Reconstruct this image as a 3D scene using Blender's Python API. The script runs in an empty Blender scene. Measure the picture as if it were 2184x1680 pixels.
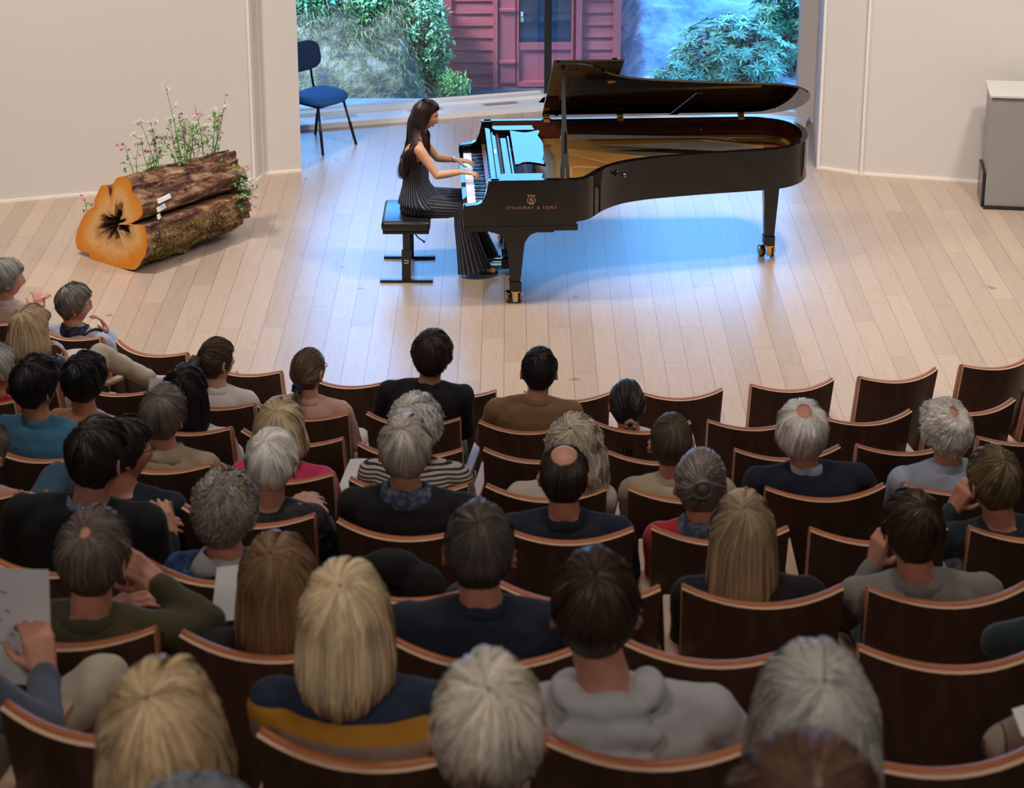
import bpy, bmesh, math, random
import numpy as np
from mathutils import Vector, Matrix, noise
R = math.radians
PI = math.pi
random.seed(7)
rng = np.random.default_rng(7)
sc = bpy.context.scene
col = sc.collection

# ------------------------------------------------------------------ camera
cd = bpy.data.cameras.new('camera')
cam = bpy.data.objects.new('camera', cd)
col.objects.link(cam)
cam.location = (0, 0, 5.81)
cam.rotation_euler = (R(90 - 19.0), 0, 0)
cd.sensor_width = 36.0
cd.lens = 4600 / 2184 * 36.0
cd.shift_y = -(840 - 459) / 2184
cd.clip_start = 0.1
cd.clip_end = 200
cd.dof.use_dof = True
cd.dof.focus_distance = 16.0
cd.dof.aperture_fstop = 6.5
sc.camera = cam
# ------------------------------------------------------------------ world: bright blue-white daylight sky
w = bpy.data.worlds.new('sky')
sc.world = w
w.use_nodes = True
nt = w.node_tree
nt.nodes.clear()
wo = nt.nodes.new('ShaderNodeOutputWorld')
bg = nt.nodes.new('ShaderNodeBackground')
tc = nt.nodes.new('ShaderNodeTexCoord')
sx = nt.nodes.new('ShaderNodeSeparateXYZ')
cr = nt.nodes.new('ShaderNodeValToRGB')
cr.color_ramp.elements[0].position = 0.0
cr.color_ramp.elements[0].color = (0.17, 0.52, 1.0, 1)
cr.color_ramp.elements[1].position = 0.7
cr.color_ramp.elements[1].color = (0.13, 0.42, 1.0, 1)
nt.links.new(tc.outputs['Generated'], sx.inputs[0])
nt.links.new(sx.outputs['Z'], cr.inputs[0])
nt.links.new(cr.outputs[0], bg.inputs['Color'])
bg.inputs['Strength'].default_value = 8.6
nt.links.new(bg.outputs[0], wo.inputs['Surface'])
# ------------------------------------------------------------------ lamps over the stage and the hall
def area(name, loc, target, size, power, color, spread=180):
    l = bpy.data.lights.new(name, 'AREA')
    l.shape = 'DISK'
    l.size = size
    l.energy = power
    l.color = color
    l.spread = R(spread)
    o = bpy.data.objects.new(name, l)
    col.objects.link(o)
    o.location = loc
    d = Vector(target) - Vector(loc)
    o.rotation_euler = d.to_track_quat('-Z', 'Y').to_euler()
    return o
WARM = (1.0, 0.89, 0.80)
for i, (x, y, tx, ty, p) in enumerate([(-4.2, 13.2, -3.4, 16.6, 165), (-1.8, 13.8, -1.6, 15.2, 40), (0.9, 14.2, 0.9, 15.0, 27), (3.2, 14.2, 2.8, 16.8, 122), (4.6, 12.6, 4.2, 15.0, 120)]):
    area('stage_lamp', (x, y, 6.9), (tx, ty, 0), 0.7, p * 1.1, WARM, 120)
for x, y, p in ((-3.4, 7.6, 44), (0.0, 6.6, 38), (3.4, 7.6, 44), (-2.2, 1.2, 42), (2.2, 1.2, 42)):
    area('hall_lamp', (x, y, 7.4), (x, y + 2.0, 0), 1.0, p, (1.0, 0.86, 0.74), 150)
sl = bpy.data.lights.new('added_outdoor_sun', 'SUN')  # unseen sun, added to brighten the house and plants outside
sl.energy = 12.0
sl.angle = R(18)
sl.color = (0.93, 0.97, 1.0)
so = bpy.data.objects.new('added_outdoor_sun', sl)
col.objects.link(so)
so.rotation_euler = Vector((0.62, 0.26, -0.74)).to_track_quat('-Z', 'Y').to_euler()
vs = sc.view_settings
vs.view_transform = 'Standard'
vs.look = 'None'
vs.exposure = 0.0
vs.gamma = 1.0
vs.use_curve_mapping = False
try:
    sc.cycles.max_bounces = 8
    sc.cycles.transparent_max_bounces = 12
    sc.cycles.caustics_reflective = False
    sc.cycles.caustics_refractive = False
    sc.cycles.sample_clamp_indirect = 4.0
except Exception:
    pass

# ------------------------------------------------------------------ helpers
MATS = {}
def mat(name, c, rough=0.5, metal=0.0, spec=0.5, noise_s=0, noise_a=0.0, bump=0, bump_s=40, bump_d=0.002, coat=0.0, sheen=0.0, stretch=(1, 1, 1), attr=None, emit=None, aniso=0):
    if name in MATS:
        return MATS[name]
    m = bpy.data.materials.new(name)
    m.use_nodes = True
    n = m.node_tree
    b = n.nodes['Principled BSDF']
    b.inputs['Base Color'].default_value = (*c, 1)
    b.inputs['Roughness'].default_value = rough
    b.inputs['Metallic'].default_value = metal
    b.inputs['Specular IOR Level'].default_value = spec
    b.inputs['Coat Weight'].default_value = coat
    b.inputs['Coat Roughness'].default_value = 0.04
    b.inputs['Sheen Weight'].default_value = sheen
    if emit:
        b.inputs['Emission Color'].default_value = (*emit[0], 1)
        b.inputs['Emission Strength'].default_value = emit[1]
    t = n.nodes.new('ShaderNodeTexCoord')
    mp = n.nodes.new('ShaderNodeMapping')
    mp.inputs['Scale'].default_value = stretch
    n.links.new(t.outputs['Object'], mp.inputs[0])
    last = None
    if noise_a:
        nz = n.nodes.new('ShaderNodeTexNoise')
        nz.inputs['Scale'].default_value = noise_s
        nz.inputs['Detail'].default_value = 4
        n.links.new(mp.outputs[0], nz.inputs['Vector'])
        rp = n.nodes.new('ShaderNodeValToRGB')
        rp.color_ramp.elements[0].position = 0.3
        rp.color_ramp.elements[1].position = 0.7
        rp.color_ramp.elements[0].color = (*[v * (1 - noise_a) for v in c], 1)
        rp.color_ramp.elements[1].color = (*[min(1, v * (1 + noise_a)) for v in c], 1)
        n.links.new(nz.outputs['Fac'], rp.inputs[0])
        last = rp.outputs[0]
    if attr:
        at = n.nodes.new('ShaderNodeAttribute')
        at.attribute_name = attr
        mx = n.nodes.new('ShaderNodeMix')
        mx.data_type = 'RGBA'
        mx.blend_type = 'MULTIPLY'
        mx.inputs[0].default_value = 1
        mx.inputs[6].default_value = (*c, 1)
        if last:
            n.links.new(last, mx.inputs[6])
        n.links.new(at.outputs['Color'], mx.inputs[7])
        last = mx.outputs[2]
    if last:
        n.links.new(last, b.inputs['Base Color'])
    if bump:
        nz = n.nodes.new('ShaderNodeTexNoise')
        nz.inputs['Scale'].default_value = bump_s
        nz.inputs['Detail'].default_value = 3
        n.links.new(mp.outputs[0], nz.inputs['Vector'])
        bp_ = n.nodes.new('ShaderNodeBump')
        bp_.inputs['Strength'].default_value = bump
        bp_.inputs['Distance'].default_value = bump_d
        n.links.new(nz.outputs['Fac'], bp_.inputs['Height'])
        n.links.new(bp_.outputs[0], b.inputs['Normal'])
    MATS[name] = m
    return m

class MB:
    """collects vertices and faces of one mesh"""
    def __init__(s):
        s.v = []
        s.f = []
        s.mi = []
        s.c = []
        s.uv = None
    def add(s, vs, fs, mi=0, c=1.0):
        b = len(s.v)
        s.v.extend([tuple(p) for p in vs])
        s.f.extend([tuple(b + i for i in f) for f in fs])
        s.mi.extend([mi] * len(fs))
        s.c.extend([c] * len(fs))
        return s
    def box(s, lo, hi, mi=0, M=None, bev=0.0):
        x0, y0, z0 = lo
        x1, y1, z1 = hi
        if bev <= 0:
            vs = [(x0, y0, z0), (x1, y0, z0), (x1, y1, z0), (x0, y1, z0), (x0, y0, z1), (x1, y0, z1), (x1, y1, z1), (x0, y1, z1)]
            fs = [(3, 2, 1, 0), (4, 5, 6, 7), (0, 1, 5, 4), (1, 2, 6, 5), (2, 3, 7, 6), (3, 0, 4, 7)]
        else:
            bm = bmesh.new()
            bmesh.ops.create_cube(bm, size=1, matrix=Matrix.Translation(((x0 + x1) / 2, (y0 + y1) / 2, (z0 + z1) / 2)) @ Matrix.Diagonal((x1 - x0, y1 - y0, z1 - z0, 1)))
            bmesh.ops.bevel(bm, geom=bm.edges[:], offset=bev, segments=2, affect='EDGES', profile=0.6)
            vs = [v.co.copy() for v in bm.verts]
            fs = [[v.index for v in f.verts] for f in bm.faces]
            bm.free()
        if M is not None:
            vs = [M @ Vector(v) for v in vs]
        return s.add(vs, fs, mi)
    def tube(s, pts, rad, seg=10, mi=0, caps=True, c=1.0):
        pts = [Vector(p) for p in pts]
        if not hasattr(rad, '__len__'):
            rad = [rad] * len(pts)
        vs = []
        fs = []
        up = None
        for i, p in enumerate(pts):
            d = (pts[min(i + 1, len(pts) - 1)] - pts[max(i - 1, 0)])
            if d.length < 1e-9:
                d = Vector((0, 0, 1))
            d.normalize()
            if up is None:
                up = Vector((0, 0, 1)) if abs(d.z) < 0.9 else Vector((0, 1, 0))
            a = d.cross(up)
            if a.length < 1e-6:
                a = d.cross(Vector((1, 0, 0)))
            a.normalize()
            b = a.cross(d).normalized()
            up = b
            for k in range(seg):
                t = 2 * PI * k / seg
                vs.append(p + (a * math.cos(t) + b * math.sin(t)) * rad[i])
        n = len(pts)
        for i in range(n - 1):
            for k in range(seg):
                k2 = (k + 1) % seg
                fs.append((i * seg + k, i * seg + k2, (i + 1) * seg + k2, (i + 1) * seg + k))
        if caps:
            fs.append(tuple(range(seg))[::-1])
            fs.append(tuple((n - 1) * seg + k for k in range(seg)))
        return s.add(vs, [f[::-1] for f in fs], mi, c)
    def capsule(s, a, ra, b, rb, seg=12, mi=0):
        a = Vector(a)
        b = Vector(b)
        d = (b - a)
        if d.length < 1e-6:
            d = Vector((0, 0, 1e-3))
        u = d.normalized()
        P = []
        Q = []
        for t in (85, 60, 30):
            P.append(a - u * ra * math.sin(R(t)))
            Q.append(ra * math.cos(R(t)))
        P.append(a); Q.append(ra)
        P.append(b); Q.append(rb)
        for t in (30, 60, 85):
            P.append(b + u * rb * math.sin(R(t)))
            Q.append(rb * math.cos(R(t)))
        return s.tube(P, Q, seg, mi)
    def loft(s, rings, mi=0, caps=True, closed=True, c=1.0):
        n = len(rings[0])
        vs = [p for r in rings for p in r]
        fs = []
        for i in range(len(rings) - 1):
            for k in range(n if closed else n - 1):
                k2 = (k + 1) % n
                fs.append((i * n + k, i * n + k2, (i + 1) * n + k2, (i + 1) * n + k))
        if caps and closed:
            fs.append(tuple(range(n))[::-1])
            fs.append(tuple((len(rings) - 1) * n + k for k in range(n)))
        return s.add(vs, fs, mi, c)
    def sphere(s, ctr, r, seg=12, mi=0, sc3=(1, 1, 1), M=None, c=1.0):
        vs = []
        rings = max(5, seg * 2 // 3)
        ctr = Vector(ctr)
        for i in range(1, rings):
            a = PI * i / rings
            for k in range(seg):
                t = 2 * PI * k / seg
                p = Vector((r * sc3[0] * math.sin(a) * math.cos(t), r * sc3[1] * math.sin(a) * math.sin(t), -r * sc3[2] * math.cos(a)))
                if M is not None:
                    p = M @ p
                vs.append(ctr + p)
        fs = []
        for i in range(rings - 2):
            for k in range(seg):
                k2 = (k + 1) % seg
                fs.append((i * seg + k, i * seg + k2, (i + 1) * seg + k2, (i + 1) * seg + k))
        lo = Vector((0, 0, -r * sc3[2]))
        hi = Vector((0, 0, r * sc3[2]))
        if M is not None:
            lo = M @ lo
            hi = M @ hi
        vs.append(ctr + lo)
        vs.append(ctr + hi)
        b = len(vs) - 2
        for k in range(seg):
            k2 = (k + 1) % seg
            fs.append((b, k2, k))
            fs.append((b + 1, (rings - 2) * seg + k, (rings - 2) * seg + k2))
        return s.add(vs, fs, mi, c)
    def build(s, name, mats, parent=None, smooth=True, loc=None, attr=False):
        me = bpy.data.meshes.new(name)
        me.from_pydata([tuple(v) for v in s.v], [], s.f)
        if not isinstance(mats, (list, tuple)):
            mats = [mats]
        for m in mats:
            me.materials.append(m)
        me.polygons.foreach_set('material_index', s.mi)
        if smooth:
            me.polygons.foreach_set('use_smooth', [True] * len(s.f))
        if attr:
            ca = me.color_attributes.new('hcol', 'FLOAT_COLOR', 'CORNER')
            tot = np.array([len(f) for f in s.f])
            cc = np.repeat(np.array(s.c, dtype=np.float32), tot)
            arr = np.stack([cc, cc, cc, np.ones_like(cc)], 1).astype(np.float32).ravel()
            ca.data.foreach_set('color', arr)
        me.update()
        o = bpy.data.objects.new(name, me)
        col.objects.link(o)
        if parent is not None:
            o.parent = parent
        if loc is not None:
            o.location = loc
        return o

def thing(name, label, cat, loc=(0, 0, 0), rz=0.0, group=None):
    o = bpy.data.objects.new(name, None)
    o.empty_display_size = 0.1
    col.objects.link(o)
    o.location = loc
    o.rotation_euler = (0, 0, rz)
    tag(o, label, cat, group)
    return o
def tag(o, label=None, cat=None, group=None, kind=None):
    if label: o['label'] = label
    if cat: o['category'] = cat
    if group: o['group'] = group
    if kind: o['kind'] = kind
    return o
def struct(o):
    o['kind'] = 'structure'
    return o
def mod(o, kind, **kw):
    m = o.modifiers.new(kind.lower(), kind)
    for k, v in kw.items():
        setattr(m, k, v)
    return m
def smooth_edge(o, w=0.004, seg=2):
    mod(o, 'BEVEL', width=w, segments=seg, limit_method='ANGLE', angle_limit=R(35))
    o.data.polygons.foreach_set('use_smooth', [True] * len(o.data.polygons))
    mod(o, 'WEIGHTED_NORMAL')
    return o
def spline(pts, n):
    """Catmull-Rom through points, n samples a span"""
    P = [Vector(p) for p in pts]
    out = []
    for i in range(len(P) - 1):
        p0 = P[max(i - 1, 0)]; p1 = P[i]; p2 = P[i + 1]; p3 = P[min(i + 2, len(P) - 1)]
        for k in range(n):
            t = k / n
            out.append(0.5 * ((2 * p1) + (p2 - p0) * t + (2 * p0 - 5 * p1 + 4 * p2 - p3) * t * t + (3 * p1 - p0 - 3 * p2 + p3) * t ** 3))
    out.append(P[-1])
    return out
# ================================================================== SETTING
# --- oak plank floor of the stage
def plank_material():
    m = bpy.data.materials.new('oak_planks')
    m.use_nodes = True
    n = m.node_tree
    b = n.nodes['Principled BSDF']
    L = n.links.new
    tc = n.nodes.new('ShaderNodeTexCoord')
    mp = n.nodes.new('ShaderNodeMapping')
    mp.inputs['Rotation'].default_value = (0, 0, R(90))
    mp.inputs['Location'].default_value = (0.13, 0.055, 0)
    L(tc.outputs['Object'], mp.inputs[0])
    # planks run along +Y (slightly turned), 20 cm wide
    br = n.nodes.new('ShaderNodeTexBrick')
    br.offset = 0.0
    br.offset_frequency = 2
    br.inputs['Color1'].default_value = (0.0, 0, 0, 1)
    br.inputs['Color2'].default_value = (1, 1, 1, 1)
    br.inputs['Mortar'].default_value = (0.5, 0.5, 0.5, 1)
    br.inputs['Scale'].default_value = 1.0
    br.inputs['Mortar Size'].default_value = 0.0018
    br.inputs['Mortar Smooth'].default_value = 0.6
    br.inputs['Bias'].default_value = 0.0
    br.inputs['Brick Width'].default_value = 2.1
    br.inputs['Row Height'].default_value = 0.158
    # shift every plank row by a random length so that the butt joints never line up
    sp = n.nodes.new('ShaderNodeSeparateXYZ')
    L(mp.outputs[0], sp.inputs[0])
    dv = n.nodes.new('ShaderNodeMath'); dv.operation = 'DIVIDE'; dv.inputs[1].default_value = 0.158
    L(sp.outputs['Y'], dv.inputs[0])
    fl_ = n.nodes.new('ShaderNodeMath'); fl_.operation = 'FLOOR'
    L(dv.outputs[0], fl_.inputs[0])
    wn_ = n.nodes.new('ShaderNodeTexWhiteNoise'); wn_.noise_dimensions = '1D'
    L(fl_.outputs[0], wn_.inputs['W'])
    ma = n.nodes.new('ShaderNodeMath'); ma.operation = 'MULTIPLY_ADD'; ma.inputs[1].default_value = 9.0
    L(wn_.outputs['Value'], ma.inputs[0]); L(sp.outputs['X'], ma.inputs[2])
    cb = n.nodes.new('ShaderNodeCombineXYZ')
    L(ma.outputs[0], cb.inputs['X']); L(sp.outputs['Y'], cb.inputs['Y'])
    L(cb.outputs[0], br.inputs['Vector'])
    # per plank tone
    r1 = n.nodes.new('ShaderNodeValToRGB')
    r1.color_ramp.elements[0].color = (0.395, 0.305, 0.235, 1)
    r1.color_ramp.elements[1].color = (0.47, 0.37, 0.29, 1)
    L(br.outputs['Color'], r1.inputs[0])
    # grain
    m2 = n.nodes.new('ShaderNodeMapping')
    m2.inputs['Scale'].default_value = (1.1, 13, 1)
    L(cb.outputs[0], m2.inputs[0])
    ad = n.nodes.new('ShaderNodeVectorMath')
    ad.operation = 'ADD'
    sc_ = n.nodes.new('ShaderNodeVectorMath')
    sc_.operation = 'SCALE'
    sc_.inputs['Scale'].default_value = 7.0
    L(br.outputs['Color'], sc_.inputs[0])
    L(m2.outputs[0], ad.inputs[0])
    L(sc_.outputs[0], ad.inputs[1])
    nz = n.nodes.new('ShaderNodeTexNoise')
    nz.inputs['Scale'].default_value = 1.6
    nz.inputs['Detail'].default_value = 2.5
    nz.inputs['Distortion'].default_value = 0.6
    L(ad.outputs[0], nz.inputs['Vector'])
    mul = n.nodes.new('ShaderNodeMath')
    mul.operation = 'MULTIPLY'
    mul.inputs[1].default_value = 26.0
    L(nz.outputs['Fac'], mul.inputs[0])
    fr = n.nodes.new('ShaderNodeMath')
    fr.operation = 'SINE'
    L(mul.outputs[0], fr.inputs[0])
    mr = n.nodes.new('ShaderNodeMapRange')
    mr.inputs['From Min'].default_value = 0.55
    mr.inputs['From Max'].default_value = 1.0
    mr.inputs['To Min'].default_value = 1.0
    mr.inputs['To Max'].default_value = 0.91
    L(fr.outputs[0], mr.inputs['Value'])
    mx = n.nodes.new('ShaderNodeMix')
    mx.data_type = 'RGBA'
    mx.blend_type = 'MULTIPLY'
    mx.inputs[0].default_value = 1
    L(r1.outputs[0], mx.inputs[6])
    L(mr.outputs[0], mx.inputs[7])
    # knots
    vo = n.nodes.new('ShaderNodeTexNoise')
    vo.inputs['Scale'].default_value = 5.0
    vo.inputs['Detail'].default_value = 1
    L(mp.outputs[0], vo.inputs['Vector'])
    kr = n.nodes.new('ShaderNodeMapRange')
    kr.inputs['From Min'].default_value = 0.76
    kr.inputs['From Max'].default_value = 0.80
    kr.inputs['To Min'].default_value = 1
    kr.inputs['To Max'].default_value = 0.55
    L(vo.outputs['Fac'], kr.inputs['Value'])
    mk = n.nodes.new('ShaderNodeMix')
    mk.data_type = 'RGBA'
    mk.blend_type = 'MULTIPLY'
    mk.inputs[0].default_value = 1
    L(mx.outputs[2], mk.inputs[6])
    L(kr.outputs[0], mk.inputs[7])
    # seams
    ms = n.nodes.new('ShaderNodeMix')
    ms.data_type = 'RGBA'
    ms.blend_type = 'MIX'
    L(br.outputs['Fac'], ms.inputs[0])
    L(mk.outputs[2], ms.inputs[6])
    ms.inputs[7].default_value = (0.09, 0.06, 0.05, 1)
    L(ms.outputs[2], b.inputs['Base Color'])
    b.inputs['Roughness'].default_value = 0.34
    b.inputs['Specular IOR Level'].default_value = 0.78
    bu = n.nodes.new('ShaderNodeBump')
    bu.inputs['Strength'].default_value = 0.12
    bu.inputs['Distance'].default_value = 0.001
    L(mr.outputs[0], bu.inputs['Height'])
    L(bu.outputs[0], b.inputs['Normal'])
    return m
FLOOR = plank_material()
WALL = mat('white_plaster', (0.64, 0.61, 0.59), 0.7, bump=0.1, bump_s=200, bump_d=0.001)
TRIM = mat('white_trim', (0.78, 0.74, 0.72), 0.45)
STEP = mat('dark_step', (0.05, 0.035, 0.028), 0.6)
DARKWALL = mat('dark_wall', (0.10, 0.085, 0.075), 0.8)
CEIL = mat('ceiling_paint', (0.30, 0.27, 0.25), 0.8)
# wall line of the stage apse, left to right (floor corner points)
WL = [(-7.5, 15.9), (-4.31, 17.2), (-2.21, 17.81), (-2.17, 17.97), (-1.85, 18.06)]
GL = [(-2.80, 19.53), (0.35, 20.43), (2.85, 19.75)]
WR = [(2.69, 18.16), (3.05, 17.97), (4.12, 17.72), (8.0, 16.4)]
HC = 7.6
f = MB()
poly = [(-9, 8.5), (9, 8.5), (9, 16.0), WR[3], WR[2], WR[1], WR[0], (2.80, 18.3), GL[2], (GL[1][0], GL[1][1] + .02), GL[0], (-2.80, 18.22), (-1.87, 18.2), WL[4], WL[3], WL[2], WL[1], WL[0], (-9, 15.0)]
f.add([(x, y, 0) for x, y in poly], [tuple(range(len(poly)))])
struct(f.build('floor', FLOOR, smooth=False))

def wall_strip(name, pts, m, z0=0.0, z1=HC, th=0.12, side=1):
    """vertical wall along a polyline, given thickness away from the room"""
    mb = MB()
    for (a, b) in zip(pts[:-1], pts[1:]):
        a = Vector((*a, 0)); b = Vector((*b, 0))
        d = (b - a).normalized()
        nrm = Vector((-d.y, d.x, 0)) * side
        q = [a, b, b + nrm * th, a + nrm * th]
        vs = [(p.x, p.y, z0) for p in q] + [(p.x, p.y, z1) for p in q]
        mb.add(vs, [(3, 2, 1, 0), (4, 5, 6, 7), (0, 1, 5, 4), (1, 2, 6, 5), (2, 3, 7, 6), (3, 0, 4, 7)])
    return struct(mb.build(name, m, smooth=False))
wall_strip('wall_left', WL, WALL)
wall_strip('wall_right', WR, WALL)
# reveals: the deep window niche
wall_strip('wall_niche_left', [(-1.85, 18.06), (-1.87, 18.20), (-2.80, 18.22), (-2.82, 19.58)], WALL, th=0.10)
wall_strip('wall_niche_right', [(2.87, 19.78), (2.78, 19.0), (2.69, 18.16)], WALL, th=0.16)
wall_strip('wall_side_left', [(-9, -3), (-9, 15.0), (-7.5, 15.9)], DARKWALL)
wall_strip('wall_side_right', [(8.0, 16.4), (9, 16.0), (9, -3)], DARKWALL)
wall_strip('wall_back', [(9, -3), (-9, -3)], DARKWALL)
mb = MB(); mb.box((-9.3, -3.3, HC), (9.3, 18.3, HC + .15)); mb.box((-3.0, 18.1, 4.2), (3.0, 20.5, 4.35)); struct(mb.build('ceiling', CEIL, smooth=False))
mb = MB(); mb.box((-1.9, 18.06, 4.2), (2.75, 18.2, HC)); struct(mb.build('wall_header', WALL, smooth=False))
# vertical shadow-gap trims where the wall panels meet
mb = MB()
for (x, y) in [(-2.235, 17.80), (-2.175, 17.95)]:
    mb.box((x - .012, y - .012, 0.0), (x + .012, y + .012, HC))
struct(mb.build('trim_left', TRIM, smooth=False))
mb = MB()
for (x, y) in [(3.05, 17.955), (2.70, 18.14)]:
    mb.box((x - .012, y - .012, 0.0), (x + .012, y + .012, HC))
struct(mb.build('trim_right', TRIM, smooth=False))
# thin pale baseboards
def base(name, pts):
    mb = MB()
    for a, b in zip(pts[:-1], pts[1:]):
        a = Vector((*a, 0)); b = Vector((*b, 0))
        d = (b - a).normalized()
        nr = Vector((d.y, -d.x, 0)) * 0.012
        q = [a, b, b + nr, a + nr]
        mb.add([(p.x, p.y, 0.0) for p in q] + [(p.x, p.y, 0.022) for p in q], [(0, 1, 2, 3), (7, 6, 5, 4), (4, 5, 1, 0), (5, 6, 2, 1), (6, 7, 3, 2), (7, 4, 0, 3)])
    struct(mb.build(name, mat('pale_skirting', (0.85, 0.80, 0.74), 0.4), smooth=False))
base('baseboard_left', WL)
base('baseboard_right', WR)
# window sill ledge with floor grilles, following the folded facade
def strip_along(mb, a, b, off0, off1, z0, z1, t0=0.0, t1=1.0, mi=0):
    a = Vector((*a, 0)); b = Vector((*b, 0))
    d = (b - a); 
    nr = Vector((d.y, -d.x, 0)).normalized()
    p0 = a + d * t0; p1 = a + d * t1
    q = [p0 + nr * off0, p1 + nr * off0, p1 + nr * off1, p0 + nr * off1]
    mb.add([(p.x, p.y, z0) for p in q] + [(p.x, p.y, z1) for p in q], [(0, 1, 2, 3), (7, 6, 5, 4), (4, 5, 1, 0), (5, 6, 2, 1), (6, 7, 3, 2), (7, 4, 0, 3)], mi)
mb = MB()
strip_along(mb, GL[0], GL[1], 0.0, 0.44, 0.0, 0.05)
strip_along(mb, GL[1], GL[2], 0.0, 0.36, 0.0, 0.05)
strip_along(mb, GL[0], GL[1], 0.0, 0.15, 0.05, 0.075)
strip_along(mb, GL[1], GL[2], 0.0, 0.13, 0.05, 0.075)
struct(mb.build('window_sill', mat('sill_white_daylight_tint', (0.76, 0.80, 0.85), 0.3), smooth=False))  # white sill with a cool daylight tint put into its colour
GR = mat('grille_metal', (0.45, 0.45, 0.45), 0.4, 0.6)
for t0, t1 in ((0.29, 0.403), (0.547, 0.66), (0.773, 0.887)):
    mb = MB()
    strip_along(mb, GL[0], GL[1], 0.215, 0.325, 0.048, 0.054, t0, t1)
    g = mb.build('floor_grille', mat('grille_frame', (0.66, 0.66, 0.66), 0.4), smooth=False)
    mb = MB()
    for k in range(5):
        o0 = 0.228 + k * 0.018
        strip_along(mb, GL[0], GL[1], o0, o0 + 0.010, 0.054, 0.0565, t0 + .008, t1 - .008)
    mb.build('grille_slat', GR, g, smooth=False)
    tag(g, 'slotted air grille in the window sill ' + {0.29: 'behind the blue chair', 0.547: 'behind the head of the pianist', 0.773: 'left of the open piano lid'}[t0], 'grille')
# glass panes and frame
def glass_material():
    m = bpy.data.materials.new('window_glass')
    m.use_nodes = True
    n = m.node_tree
    n.nodes.clear()
    out = n.nodes.new('ShaderNodeOutputMaterial')
    tr = n.nodes.new('ShaderNodeBsdfTransparent')
    tr.inputs[0].default_value = (0.90, 0.96, 1.0, 1)
    gl = n.nodes.new('ShaderNodeBsdfGlossy')
    gl.inputs['Roughness'].default_value = 0.0
    fr = n.nodes.new('ShaderNodeFresnel')
    fr.inputs['IOR'].default_value = 1.5
    mx = n.nodes.new('ShaderNodeMixShader')
    n.links.new(fr.outputs[0], mx.inputs[0])
    n.links.new(tr.outputs[0], mx.inputs[1])
    n.links.new(gl.outputs[0], mx.inputs[2])
    n.links.new(mx.outputs[0], out.inputs[0])
    return m
GLASS = glass_material()
FRAME = mat('window_frame_dark', (0.02, 0.025, 0.03), 0.4, 0.3)
for k, (a, b) in enumerate(zip(GL[:-1], GL[1:])):
    mb = MB()
    strip_along(mb, a, b, -0.008, 0.0, 0.06, 4.3)
    wn = struct(mb.build('window_%d' % (k + 1), GLASS, smooth=False))
mb = MB()
mb.box((0.315, 20.30, 0.0), (0.385, 20.44, 4.3))
struct(mb.build('window_3', FRAME, smooth=False)).name = 'window_mullion'
mb = MB()
strip_along(mb, GL[0], GL[1], 0.0, 0.03, 0.07, 0.085)
strip_along(mb, GL[1], GL[2], 0.0, 0.03, 0.07, 0.085)
struct(mb.build('trim_glazing', TRIM, smooth=False))
mb = MB()
mb.box((2.70, 19.60, 0.0), (2.85, 19.80, 4.3))
struct(mb.build('trim_window_jamb', TRIM, smooth=False))

# --- tiers of the auditorium (curved steps)
ROWK = {1: (0.0862, -0.0868, 11.0986), 2: (0.0712, -0.0715, 9.9181), 3: (0.0627, -0.0735, 8.8689), 4: (0.0526, -0.0771, 7.8132), 5: (0.0409, -0.0748, 6.8001), 6: (0.0423, -0.0662, 5.7557), 7: (0.0264, -0.042, 4.8282), 8: (0.0507, -0.0596, 3.8574), 9: (0.05, 0.0, 2.86), 10: (0.05, 0.0, 1.88)}
RISE = 0.34
def rowy(i, x):
    k = ROWK[i]
    return k[0] * x * x + k[1] * x + k[2]
for i in range(2, 11):
    mb = MB()
    xs = np.linspace(-8.9, 8.9, 60)
    z = RISE * (i - 1)
    top = [(x, min(rowy(i, max(-4.5, min(4.5, x))) + 0.80 , 15.5), z) for x in xs]
    bk = [(x, (min(rowy(i + 1, max(-4.5, min(4.5, x))) + 0.70, 15.2) if i < 10 else -2.9), z) for x in xs]
    n = len(xs)
    vs = bk + top + [(p[0], p[1], z - RISE) for p in top]
    fs = []
    for k in range(n - 1):
        fs.append((k, k + 1, n + k + 1, n + k))
        fs.append((n + k, n + k + 1, 2 * n + k + 1, 2 * n + k))
    mb.add(vs, fs)
    o = struct(mb.build('floor_tier', STEP, smooth=False))

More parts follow.
